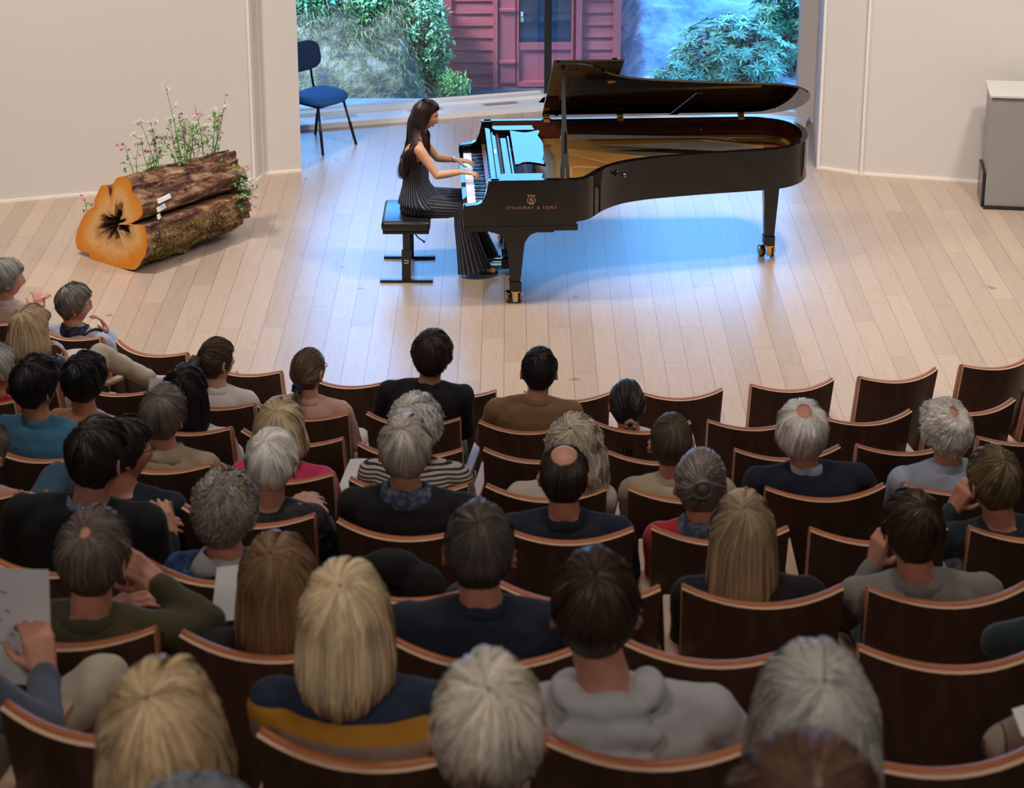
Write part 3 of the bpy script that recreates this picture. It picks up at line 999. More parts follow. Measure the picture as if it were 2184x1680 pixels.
c_ = [(1.12, .0), (1.155, .0), (1.155, .06), (1.12, .06)]
mb.add([lidp(x, y, .046) for x, y in c_] + [lidp(x, y, .066) for x, y in c_], [(3, 2, 1, 0), (4, 5, 6, 7), (0, 1, 5, 4), (1, 2, 6, 5), (2, 3, 7, 6), (3, 0, 4, 7)])
mb.build('rubber_buffer', BLACKS, piano, smooth=False)
# slats under the lid
for q in ([(.80, .12), (.825, .12), (.825, 1.52), (.80, 1.52)], [(.865, .12), (.88, .12), (.88, 1.52), (.865, 1.52)], [(1.84, .86), (1.90, .86), (1.77, 1.54), (1.71, 1.54)]):
    mb = MB()
    mb.add([lidp(x, y, -.012) for x, y in q] + [lidp(x, y, .0) for x, y in q], [(3, 2, 1, 0), (4, 5, 6, 7), (0, 1, 5, 4), (1, 2, 6, 5), (2, 3, 7, 6), (3, 0, 4, 7)])
    mb.build('lid_batten', BLACK, piano, smooth=False)
for (x, y) in ((1.16, .50), ):
    mb = MB()
    for (dx, dy, w, l) in ((0, 0, .010, .05), (0, -.012, .03, .014), (0, .02, .016, .02)):
        q = [(x + dx - w, y + dy - l / 2), (x + dx + w, y + dy - l / 2), (x + dx + w, y + dy + l / 2), (x + dx - w, y + dy + l / 2)]
        mb.add([lidp(a, b, -.014) for a, b in q] + [lidp(a, b, 0) for a, b in q], [(3, 2, 1, 0), (4, 5, 6, 7), (0, 1, 5, 4), (1, 2, 6, 5), (2, 3, 7, 6), (3, 0, 4, 7)])
    mb.build('lid_lock', BRASS, piano, smooth=False)
for (x, y) in ((2.58, .92), (2.52, 1.35)):
    p = lidp(x, y, -.008)
    mb = MB(); mb.sphere(p, .009, 8); mb.build('lid_buffer', BLACKS, piano)
for x in (.735, 1.32, 2.28):
    mb = MB()
    mb.box((x - .026, 1.500, .972), (x + .026, 1.512, ZT + .004), bev=.001); mb.box((x - .022, 1.508, ZT - .001), (x + .022, 1.575, ZT + .010), bev=.001)
    q = [(x - .022, 1.50), (x + .022, 1.50), (x + .022, 1.565), (x - .022, 1.565)]
    mb.add([lidp(a, b, -.006) for a, b in q] + [lidp(a, b, 0) for a, b in q], [(3, 2, 1, 0), (4, 5, 6, 7), (0, 1, 5, 4), (1, 2, 6, 5), (2, 3, 7, 6), (3, 0, 4, 7)])
    mb.tube([(x - .026, 1.57, ZT + .010), (x + .026, 1.57, ZT + .010)], .008, 8)
    mb.build('hinge', BRASS, piano, smooth=False)
# lid prop: wide foot on the rim, slender to the lid
A = Vector((.775, .028, .985)); B = lidp(.775, .10, -.008)
d = (B - A); 
mb = MB()
secs = [(0, .020, .010), (0.02, .034, .012), (.10, .034, .012), (.16, .026, .011), (.30, .024, .011), (.44, .023, .011), (.47, .017, .010), (.80, .013, .009), (1.0, .012, .009)]
rings = []
for t, wx, wy in secs:
    p = A + d * t
    rings.append([p + Vector((-wx, -wy, 0)), p + Vector((wx, -wy, 0)), p + Vector((wx, wy, 0)), p + Vector((-wx, wy, 0))])
mb.loft(rings)
pr = mb.build('lid_prop', DKGREY, piano, smooth=False)
mb = MB(); mb.box((A.x - .004, A.y - .018, 1.0), (A.x + .004, A.y - .012, 1.075)); mb.box((A.x - .010, A.y - .02, .995), (A.x + .010, A.y - .012, 1.005))
mb.build('prop_catch', BRASS, pr, smooth=False)
mb = MB(); mb.box((A.x - .008, A.y - .016, 1.18), (A.x + .008, A.y - .0115, 1.34)); mb.build('prop_slot', mat('slot_black', (.003, .003, .003), .3), pr, smooth=False)
q = [(.745, .05), (.805, .05), (.805, .12), (.745, .12)]
mb = MB(); mb.add([lidp(a, b, -.012) for a, b in q] + [lidp(a, b, 0) for a, b in q], [(3, 2, 1, 0), (4, 5, 6, 7), (0, 1, 5, 4), (1, 2, 6, 5), (2, 3, 7, 6), (3, 0, 4, 7)])
mb.build('prop_cup', BLACKS, lid, smooth=False)
# round lid-lock knob in its dark cup on the bent side
for (pos, r, m_, nm) in (((1.19, .355, .915), .024, BLACKS, 'knob_cup'), ((1.225, .355, .905), .018, mat('chrome_dark', (.25, .25, .25), .12, 1), 'lock_knob')):
    mb = MB()
    if nm == 'knob_cup':
        dd = Vector((-.35, -.6, 0)).normalized()
        dd = Vector((.5, -.62, 0)).normalized()
        mb.tube([Vector(pos) - dd * .02, Vector(pos) + dd * .012], r, 18)
    else:
        mb.sphere(Vector(pos) + Vector((.012, -.02, 0)), r, 14)
    mb.build(nm, m_, piano)
# legs with casters
def leg(x, y, big=False, rot=0.0, spread=.19):
    M0 = Matrix.Translation((x, y, 0)) @ Matrix.Rotation(rot, 4, 'Z')
    mb = MB()
    if spread > .1:
        prof = [(-spread, .575), (-spread, .568), (-.155, .560), (-.115, .545), (-.085, .515), (-.066, .475), (-.062, .44)]
    else:
        prof = [(-.075, .665), (-.075, .62), (-.068, .60), (-.060, .59)]
    bot = [(-.038, .175), (-.044, .172), (-.044, .105), (-.036, .10)]
    pr_ = prof + bot
    outl = pr_ + [(-a, b) for a, b in pr_[::-1]]
    n = len(outl)
    def th(z): return .055 if z > .45 else (.036 + (.055 - .036) * max(0, (z - .17) / .28) if z > .174 else .042)
    vs = [M0 @ Vector((a, -th(b), b)) for a, b in outl] + [M0 @ Vector((a, th(b), b)) for a, b in outl]
    fs = []
    m_ = len(pr_)
    for k in range(m_ - 1):
        a0, a1 = k, k + 1
        b0, b1 = n - 1 - k, n - 2 - k
        fs.append((a0, a1, b1, b0))
        fs.append((n + b0, n + b1, n + a1, n + a0))
        fs.append((a0, n + a0, n + a1, a1))
        fs.append((b0, b1, n + b1, n + b0))
    fs.append((0, n - 1, 2 * n - 1, n)); fs.append((m_ - 1, n + m_ - 1, n + m_, m_))
    mb.add(vs, fs)
    lg = mb.build('leg', BLACK, piano, smooth=False)
    mod(lg, 'BEVEL', width=.002, segments=2, limit_method='ANGLE', angle_limit=R(30))
    Mc = M0
    mb = MB()
    mb.box((-.018, -.055, .018), (.018, -.035, .10), M=Mc, bev=.003)
    mb.box((-.03, -.05, .085), (.03, .05, .10), M=Mc, bev=.003)
    mb.build('caster_fork', BRASS, lg, smooth=False)
    for s in (-1, 1):
        mb = MB()
        c = Mc @ Vector((s * .042 - .01, 0, .046)); ax = (Mc.to_3x3() @ Vector((s, -.35, 0))).normalized()
        mb.tube([c - ax * .016, c - ax * .014, c + ax * .014, c + ax * .016], [.041, .046, .046, .041], 22)
        wl = mb.build('caster_wheel', BLACKS, lg)
        mod(wl, 'EDGE_SPLIT', split_angle=R(50))
        mb = MB()
        mb.tube([c + ax * .014, c + ax * .0175], [.036, .034], 20); mb.tube([c + ax * .017, c + ax * .024], [.014, .010], 12)
        mb.build('wheel_hub', BRASS, lg)
leg(.42, .13)
leg(.42, 1.44)
leg(2.45, 1.03, spread=.05)
# lyre with pedals
mb = MB()
for y in (.70, .84):
    mb.box((.36, y - .018, .10), (.40, y + .018, .60), bev=.004)
mb.box((.34, .66, .06), (.46, .88, .145), bev=.006)
mb.box((.34, .66, .56), (.46, .88, .60), bev=.004)
mb.build('pedal_lyre', BLACK, piano, smooth=False)
mb = MB(); mb.tube([(.44, .72, .13), (.75, .72, .62)], .006, 8); mb.tube([(.44, .82, .13), (.75, .82, .62)], .006, 8); mb.build('lyre_rod', BRASS, piano)
for y in (.70, .77, .84):
    mb = MB(); mb.box((.235, y - .012, .075), (.345, y + .012, .083), bev=.003); mb.box((.225, y - .016, .073), (.265, y + .016, .085), bev=.004)
    mb.build('pedal', BRASS, piano, smooth=False)
# maker's lettering and lyre emblem on the side
GILT = mat('gilt', (0.62, 0.33, 0.20), 0.4, 0.5)
def text_mesh(body, size, name, m, parent, M, spacing=1.0, depth=.0006):
    cu = bpy.data.curves.new(name, 'FONT')
    cu.body = body
    cu.size = size
    cu.extrude = depth
    cu.space_character = spacing
    cu.align_x = 'CENTER'
    ob = bpy.data.objects.new(name, cu)
    col.objects.link(ob)
    bpy.context.view_layer.update()
    me = bpy.data.meshes.new_from_object(ob.evaluated_get(bpy.context.evaluated_depsgraph_get()))
    col.objects.unlink(ob)
    bpy.data.objects.remove(ob)
    me.materials.clear(); me.materials.append(m)
    o2 = bpy.data.objects.new(name, me)
    col.objects.link(o2)
    o2.parent = parent
    o2.matrix_local = M
    return o2
Mt = Matrix.Translation((.53, -.0065, .762)) @ Matrix.Rotation(R(90), 4, 'X')
text_mesh('STEINWAY & SONS', .031, 'maker_lettering', GILT, piano, Matrix.Translation((.53, -.0035, .768)) @ Matrix.Rotation(R(90), 4, 'X'), 1.45)
mb = MB()
ex, ez = .53, .84
def ribbon2(pts, wd):
    for a, b in zip(pts[:-1], pts[1:]):
        mb.capsule((a[0], -.002, a[1]), wd, (b[0], -.002, b[1]), wd, 6)
for s in (-1, 1):
    P_ = [(ex + s * .008, ez - .030), (ex + s * .024, ez - .022), (ex + s * .030, ez - .004), (ex + s * .022, ez + .014), (ex + s * .016, ez + .028), (ex + s * .026, ez + .034)]
    P_ = [(p.x, p.z) for p in spline([(a, 0, b) for a, b in P_], 4)]
    ribbon2(P_, .0022)
    P2_ = [(ex + s * .006, ez - .022), (ex + s * .014, ez - .018), (ex + s * .018, ez - .006), (ex + s * .012, ez + .004)]
    ribbon2([(p.x, p.z) for p in spline([(a, 0, b) for a, b in P2_], 4)], .0015)
for dx in (-.009, -.003, .003, .009):
    ribbon2([(ex + dx, ez - .018), (ex + dx, ez + .024)], .0008)
ribbon2([(ex - .020, ez + .027), (ex + .020, ez + .027)], .0016)
ribbon2([(ex - .014, ez - .034), (ex + .014, ez - .034)], .0026)
ribbon2([(ex - .006, ez - .029), (ex + .006, ez - .029)], .002)
ribbon2([(ex, ez + .032), (ex, ez + .038)], .002)
ribbon2([(ex - .006, ez - .002), (ex - .003, ez + .008), (ex + .005, ez + .004), (ex - .004, ez - .006), (ex + .006, ez - .010)], .0014)
mb.build('lyre_emblem', GILT, piano)

# ================================================================== PIANO BENCH
bench = thing('piano_bench', 'black leather piano bench with a height crank under the pianist', 'bench', (-.80, 15.58, 0))
LEATHER = mat('black_leather', (.012, .012, .013), .28, bump=.25, bump_s=120, bump_d=.001)
mb = MB(); mb.box((-.185, -.28, .405), (.185, .28, .485), bev=.03); o = mb.build('cushion', LEATHER, bench)
mb = MB(); mb.box((-.175, -.265, .385), (.175, .265, .407), bev=.004); mb.build('seat_board', BLACKS, bench, smooth=False)
for y in (-.262, .262):
    mb = MB(); mb.box((-.20, y - .022, .0), (.20, y + .022, .022), bev=.003); mb.build('foot_bar', BLACKS, bench, smooth=False)
    mb = MB(); mb.box((-.034, y - .012, .02), (.034, y + .012, .26), bev=.003); mb.box((-.024, y - .009, .26), (.024, y + .009, .39), bev=.002); mb.build('column', BLACKS, bench, smooth=False)
mb = MB(); mb.box((-.016, -.277, .175), (.016, -.2735, .182)); mb.box((-.016, -.277, .155), (.016, -.2735, .162)); mb.box((.012, -.277, .155), (.018, -.2735, .182))
mb.build('maker_mark', mat('mark_silver', (.6, .6, .6), .3, .5), bench, smooth=False)
mb = MB(); mb.tube([(.02, -.05, .37), (.09, -.20, .335), (.13, -.235, .32)], .005, 8); mb.sphere((.135, -.24, .317), .010, 8); mb.build('crank', BLACKS, bench)

# ================================================================== BLUE CHAIR BY THE WINDOW
BLUE = mat('blue_fabric', (0.012, 0.10, 0.34), .85, bump=.3, bump_s=300, bump_d=.001)
chair = thing('orchestra_chair', 'blue upholstered chair with splayed black legs beside the left window edge', 'chair', (-1.755, 18.86, 0), R(50))
mb = MB()
pts = []
N = 28
rings = []
for (z, s) in ((.425, .86), (.432, .97), (.455, 1.0), (.478, .96), (.488, .80), (.49, .4)):
    ring = []
    for k in range(N):
        a = 2 * PI * k / N
        cx_, cy_ = math.cos(a), math.sin(a)
        x = .235 * s * (abs(cx_) ** .55) * (1 if cx_ > 0 else -1)
        y = .22 * s * (abs(cy_) ** .55) * (1 if cy_ > 0 else -1)
        ring.append((x, y, z + .016 * (x / .235) ** 2 - .012 * max(0, -y / .22) ** 2))
    rings.append(ring)
mb.loft(rings)
mb.build('seat', BLUE, chair)
mb = MB()
rings = []
for (yy, s) in ((-.018, .90), (-.012, 1.0), (.012, 1.0), (.022, .88), (.024, .5)):
    ring = []
    for k in range(N):
        a = 2 * PI * k / N
        cx_, cy_ = math.cos(a), math.sin(a)
        x = .205 * s * (abs(cx_) ** .6) * (1 if cx_ > 0 else -1)
        z = .13 * s * (abs(cy_) ** .6) * (1 if cy_ > 0 else -1)
        ring.append((x, .20 - yy - .35 * x * x * 3 * .5 + (z) * .18, .80 + z))
    rings.append(ring)
mb.loft(rings)
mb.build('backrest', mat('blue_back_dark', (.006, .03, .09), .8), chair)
BLKM = mat('black_metal', (.01, .012, .016), .3, .3)
for sx_ in (-1, 1):
    for (p, q) in (((sx_ * .16, -.15, .43), (sx_ * .215, -.25, 0)), ((sx_ * .16, .15, .43), (sx_ * .21, .27, 0))):
        p = Vector(p); q = Vector(q)
        mb = MB(); mb.tube([p, p.lerp(q, .5), p.lerp(q, .52), q], [.011, .011, .015, .012], 12)
        mb.build('leg', BLKM, chair)
    mb = MB(); mb.tube(spline([(sx_ * .15, .12, .42), (sx_ * .15, .20, .46), (sx_ * .13, .215, .60), (sx_ * .12, .225, .78)], 5), .011, 10); mb.build('back_support', BLKM, chair)
mb = MB(); mb.box((-.17, -.17, .405), (.17, .17, .43), bev=.004); mb.build('seat_frame', BLKM, chair, smooth=False)

# ================================================================== LECTERN PANEL AT THE RIGHT EDGE
lc = thing('lectern', 'grey lectern panel with a dark base at the right edge of the stage', 'lectern', (4.30, 17.02, 0), R(-7))
mb = MB(); mb.box((-.36, -.02, .02), (.36, .0, .97), bev=.002); mb.box((-.36, .0, .02), (-.34, .42, .97)); mb.box((.34, .0, .02), (.36, .42, .97)); mb.build('body', mat('lectern_grey', (.30, .30, .29), .35, .2), lc, smooth=False)
mb = MB(); mb.box((-.38, -.04, .965), (.38, .44, .985), bev=.003); mb.build('top', mat('lectern_top', (.55, .55, .53), .4), lc, smooth=False)
mb = MB(); mb.box((-.37, -.035, 0), (.37, .43, .03)); mb.box((-.385, .02, 0), (-.362, .40, .30)); mb.build('base', BLACKS, lc, smooth=False)

# ================================================================== LOG PLANTER
outl = [(-0.068, -0.0), (-0.132, 0.011), (-0.214, 0.0), (-0.288, 0.0), (-0.289, 0.053), (-0.411, 0.056), (-0.438, 0.128), (-0.417, 0.201), (-0.368, 0.289), (-0.291, 0.392), (-0.198, 0.459), (-0.179, 0.52), (-0.132, 0.597), (-0.087, 0.653), (-0.021, 0.657), (-0.007, 0.593), (0.012, 0.588), (0.04, 0.678), (0.092, 0.75), (0.197, 0.775), (0.246, 0.738), (0.253, 0.675), (0.302, 0.638), (0.343, 0.59), (0.35, 0.516), (0.3, 0.459), (0.218, 0.404), (0.348, 0.422), (0.377, 0.381), (0.383, 0.298), (0.363, 0.198), (0.312, 0.13), (0.24, 0.042), (0.136, 0.02), (0.042, 0.01), (0.016, 0.0)]
O2 = spline([Vector((a, b, 0)) for a, b in outl] + [Vector((*outl[0], 0))], 5)[:-1]
ax = Vector((.62, .785, 0)).normalized(); ex_ = Vector((.7915, -.6112, 0))
logt = thing('log_planter', 'sawn gnarled log planter with orange cut face lying on the stage', 'log', (-3.074, 15.658, 0))
LL = 1.12
cen = Vector((-.02, .36, 0))
def logpt(q, t, k, nz=True):
    s = 1 - .10 * t
    a = cen.x + (q.x - cen.x) * s; b = .0 + (cen.y + (q.y - cen.y) * s * (1 - .03 * t)) - .01
    p = ax * (LL * t) + ex_ * (a + .09 * t * .5) + Vector((0, 0, b))
    if nz:
        nrm = (ex_ * (q.x - cen.x) + Vector((0, 0, q.y - cen.y))).normalized()
        v = Vector((q.x * 9, q.y * 9, t * 2.2))
        dsp = (abs(noise.noise(v)) * -.06 + noise.noise(v * 2.3) * .03 + noise.noise(Vector((q.x * 40, q.y * 40, t * 9))) * .016)
        p += nrm * dsp * min(1, t * 12 + .15)
        p.z = max(p.z, .002)
    return p
mb = MB()
NT = 60
O3 = []
for i in range(len(O2)):
    a = O2[i]; b = O2[(i + 1) % len(O2)]
    O3 += [a, a.lerp(b, .5)]
rings = [[logpt(q, t / NT, k) for k, q in enumerate(O3)] for t in range(NT + 1)]
mb.loft(rings, caps=False)
endc = logpt(cen, 1.0, 0, False)
nO = len(O3)
b0 = len(mb.v)
mb.add([endc] + rings[-1], [(0, 1 + k, 1 + (k + 1) % nO) for k in range(nO)])
bark_m = rock_material('bark', (0.055, 0.022, 0.012), (0.19, 0.085, 0.045), (0.42, 0.27, 0.14), 6)
mpn = bark_m.node_tree
# stretch the bark noise along the log
tcn = [n for n in mpn.nodes if n.type == 'TEX_COORD'][0]
mp_ = mpn.nodes.new('ShaderNodeMapping')
mp_.inputs['Rotation'].default_value = (0, 0, -math.atan2(ax.y, ax.x))
mp_.inputs['Scale'].default_value = (.35, 2.0, 2.0)
for l in list(mpn.links):
    if l.from_node == tcn:
        s_ = l.to_socket; mpn.links.remove(l); mpn.links.new(mp_.outputs[0], s_)
mpn.links.new(tcn.outputs['Object'], mp_.inputs[0])
mb.build('bark', bark_m, logt)
# orange sawn face with rings and a dark torn heart
fm = bpy.data.materials.new('sawn_orange')
fm.use_nodes = True
n_ = fm.node_tree; b_ = n_.nodes['Principled BSDF']
t_ = n_.nodes.new('ShaderNodeTexCoord')
at_ = n_.nodes.new('ShaderNodeAttribute'); at_.attribute_name = 'hcol'
wv = n_.nodes.new('ShaderNodeMath'); wv.operation = 'SINE'
ml = n_.nodes.new('ShaderNodeMath'); ml.operation = 'MULTIPLY_ADD'; ml.inputs[1].default_value = 120
nz_ = n_.nodes.new('ShaderNodeTexNoise'); nz_.inputs['Scale'].default_value = 5; nz_.inputs['Detail'].default_value = 5
m8 = n_.nodes.new('ShaderNodeMath'); m8.operation = 'MULTIPLY'; m8.inputs[1].default_value = 14
n_.links.new(t_.outputs['Object'], nz_.inputs['Vector']); n_.links.new(nz_.outputs['Fac'], m8.inputs[0])
n_.links.new(at_.outputs['Fac'], ml.inputs[0]); n_.links.new(m8.outputs[0], ml.inputs[2]); n_.links.new(ml.outputs[0], wv.inputs[0])
rp_ = n_.nodes.new('ShaderNodeValToRGB')
for e_, c_2 in zip((0, 1), ((0.030, 0.012, 0.008, 1), (0.80, 0.27, 0.015, 1))):
    rp_.color_ramp.elements[e_].color = c_2
rp_.color_ramp.elements[0].position = .12; rp_.color_ramp.elements[1].position = .92
for p_, c_2 in ((.22, (.10, .045, .02, 1)), (.30, (.50, .26, .09, 1)), (.55, (.85, .50, .20, 1)), (.80, (.80, .33, .04, 1))):
    e_ = rp_.color_ramp.elements.new(p_); e_.color = c_2
ad_ = n_.nodes.new('ShaderNodeMath'); ad_.operation = 'MULTIPLY_ADD'; ad_.inputs[1].default_value = .55; 
n_.links.new(nz_.outputs['Fac'], ad_.inputs[0]); n_.links.new(at_.outputs['Fac'], ad_.inputs[2])
sb = n_.nodes.new('ShaderNodeMath'); sb.operation = 'SUBTRACT'; sb.inputs[1].default_value = .27
n_.links.new(ad_.outputs[0], sb.inputs[0]); n_.links.new(sb.outputs[0], rp_.inputs[0])
mx_ = n_.nodes.new('ShaderNodeMix'); mx_.data_type = 'RGBA'; mx_.blend_type = 'MULTIPLY'; mx_.inputs[0].default_value = .05
n_.links.new(rp_.outputs[0], mx_.inputs[6]); n_.links.new(wv.outputs[0], mx_.inputs[7]); n_.links.new(mx_.outputs[2], b_.inputs['Base Color'])
b_.inputs['Roughness'].default_value = .5
verts = []; cols = []; fs = []
heart = Vector((.03, .36, 0))
NR = 44
for r_ in range(NR + 1):
    t = r_ / NR
    for q in O3:
        p2_ = heart.lerp(q, t)
        dent = 0.0
        te = t + .30 * noise.noise(Vector(((q.x - heart.x) * 9, (q.y - heart.y) * 9, 3.3))) + .12 * noise.noise(Vector((p2_.x * 14, p2_.y * 14, 1.3)))
        if te < .30:
            dent = .07 * (1 - max(0, te) / .30) + .035 * abs(noise.noise(Vector((p2_.x * 16, p2_.y * 16, 0))))
        verts.append(ex_ * p2_.x + Vector((0, 0, max(.001, p2_.y - .01))) + ax * (dent - .002))
for r_ in range(NR):
    for k in range(nO):
        k2 = (k + 1) % nO
        fs.append((r_ * nO + k, (r_ + 1) * nO + k, (r_ + 1) * nO + k2, r_ * nO + k2)); qq = O3[k]; pp = heart.lerp(qq, (r_ + .5) / NR); cols.append(max(0, (r_ + .5) / NR + (.30 * noise.noise(Vector(((qq.x - heart.x) * 9, (qq.y - heart.y) * 9, 3.3))) + .12 * noise.noise(Vector((pp.x * 14, pp.y * 14, 1.3)))) * (1 - (r_ / NR) ** 3)))
mb = MB()
for f_i, c_i in zip(fs, cols):
    pass
mb.v = [tuple(v) for v in verts]; mb.f = [f[::-1] for f in fs]; mb.mi = [0] * len(fs); mb.c = cols
mb.build('sawn_face', fm, logt, attr=True)
# moss under and along the log, small labels pinned on the bark
mb = MB()
for k in range(1500):
    t = random.uniform(.05, .95); q = O3[random.choice([i for i, q in enumerate(O3) if q.x > .2 and q.y < .34])]
    p = logpt(q, t, 0); d = (ex_ * random.uniform(.2, 1) + Vector((0, 0, random.uniform(-.6, .2))) + rv(.5)).normalized()
    leaf_mesh(mb, p, d, Vector((0, 0, 1)), .016, .009, random.uniform(.5, 1.3))
mb.build('moss', leafmat('moss_olive', (.26, .27, .05), .9), logt, smooth=False, attr=True)
for (dt, dz, wl_) in ((.20, .555, .13), (.20, .485, .085), (.20, .425, .026)):
    p = ax * (.12 * LL) + ex_ * (.37 if dz > .52 else .36) + Vector((0, 0, dz))
    mb = MB()
    for_ = ax * (.03); u_ = ax; v_ = Vector((0, 0, 1)) - ex_ * .3; v_.normalize()
    q = [p, p + u_ * wl_ + Vector((0, 0, .014)), p + u_ * wl_ + v_ * .032 + Vector((0, 0, .014)), p + v_ * .032]
    nn = ex_ * .012 - Vector((0, 0, 0))
    q = [x + ex_ * .004 for x in q]
    mb.add(q + [x + nn for x in q], [(3, 2, 1, 0), (4, 5, 6, 7), (0, 1, 5, 4), (1, 2, 6, 5), (2, 3, 7, 6), (3, 0, 4, 7)])
    mb.build('label_strip', mat('label_paper', (.75, .77, .80), .5), logt, smooth=False)

# wildflowers standing in the log
STEMG = mat('flower_stem', (.13, .26, .06), .6)
LEAFG = leafmat('flower_leaf', (.14, .36, .06))
UMB = leafmat('umbel_white', (.78, .82, .70), .8)
COLU = leafmat('columbine_pink', (.50, .14, .24), .6)
COLD = leafmat('columbine_wine', (.22, .03, .07), .6)
LOGO = Vector(logt.location)
def flower(base, h, lean, kind, label, group, nl=4):
    nm = 'cow_parsley' if kind == 'umbel' else 'columbine'
    t = thing(nm, label, 'flower', base, group=group)
    st = MB(); lf = MB(); bl = MB()
    top = Vector((lean[0], lean[1], h))
    path = spline([(0, 0, -.03), tuple(top * .5 + rv(.02)), tuple(top)], 6)
    st.tube(path, [.0035 - .00012 * k for k in range(len(path))], 5, caps=False)
    for k in range(nl):
        p = path[random.randrange(2, len(path) - 3)]
        d = (rv() + Vector((0, 0, .4))).normalized()
        e = p + d * random.uniform(.04, .09)
        st.tube([p, e], .0015, 4, caps=False)
        for j in range(6):
            leaf_mesh(lf, e + rv(.012), (d + rv(.8)), Vector((0, 0, 1)), .030, .016, random.uniform(.6, 1.3))
    if kind == 'umbel':
        for k in range(random.randint(3, 4)):
            p = path[-1 - k * 2] if k else path[-1]
            d = (rv() * .8 + Vector((0, 0, 1.1))).normalized()
            e = p + d * random.uniform(.04, .09) if k else p
            if k: st.tube([p, e], .0014, 4, caps=False)
            for j in range(9):
                dd = (d + rv(.75)).normalized(); u = e + dd * random.uniform(.025, .04)
                st.tube([e, u], .0008, 3, caps=False)
                for m_ in range(4):
                    bl.sphere(u + rv(.007), .0034, 5, c=random.uniform(.8, 1.15))
        bl.build('umbel', UMB, t, attr=True)
    else:
        for k in range(random.randint(3, 5)):
            p = path[random.randrange(len(path) - 5, len(path))]
            d = (rv() * 1.0 + Vector((0, 0, .5))).normalized()
            e = p + d * random.uniform(.02, .07)
            st.tube([p, (p + e) * .5 + Vector((0, 0, .015)), e], .001, 4, caps=False)
            cc = random.uniform(.7, 1.6)
            for j in range(6):
                a = j * PI / 3
                dd = Vector((math.cos(a) * .7, math.sin(a) * .7, -.6))
                leaf_mesh(bl, e, dd, Vector((0, 0, 1)), .024, .014, cc * random.uniform(.8, 1.4), .1)
        bl.build('blossom', COLU if random.random() < .55 else COLD, t, smooth=False, attr=True)
    lf.build('leaves', LEAFG, t, smooth=False, attr=True)
    st.build('stem', STEMG, t)
def log_top(t, a):
    """a point on the top of the log at length fraction t, side offset a"""
    best = None
    for q in O3:
        if abs(q.x - a) < .03 and (best is None or q.y > best.y):
            best = q
    return LOGO + logpt(best, t, 0)
for k in range(9):
    t = random.uniform(.12, .38); a = random.uniform(.02, .20)
    flower(log_top(t, a), random.uniform(.18, .40), (random.gauss(-.02, .07), random.gauss(.03, .05)), 'umbel' if k % 3 == 0 else 'col', 'wine red columbine in the front bunch on the log' if k % 3 else 'white cow parsley in the front bunch on the log', 'front bunch columbines' if k % 3 else 'front bunch cow parsley')
for k in range(16):
    t = random.uniform(.55, .93); a = random.uniform(.0, .20)
    flower(log_top(t, a), random.uniform(.22, .44), (random.gauss(.03, .09), random.gauss(.03, .05)), 'umbel' if k % 2 == 0 else 'col', 'pink columbine in the tall rear bunch on the log' if k % 2 else 'white cow parsley in the tall rear bunch on the log', 'rear bunch columbines' if k % 2 else 'rear bunch cow parsley', 6)
flower(log_top(.55, .10), .60, (-.10, .05), 'umbel', 'tallest cow parsley stem rising above the log', None, 3)
for k in range(8):
    b = LOGO + logpt(Vector((.30, .50, 0)), random.uniform(.86, 1.0), 0) + Vector((0, 0, .02 * k - .08))
    flower(b, random.uniform(-.16, .14), (random.uniform(.02, .24), random.uniform(-.10, .0)), 'umbel' if k % 2 else 'col', 'white cow parsley spilling from the right end of the log' if k % 2 else 'lilac columbine spilling from the right end of the log', 'spilling cow parsley' if k % 2 else 'spilling columbines', 5)
flower(LOGO + logpt(Vector((-.36, .30, 0)), .05, 0), .16, (-.02, .02), 'col', 'small green sprig behind the left foot of the log', None, 3)
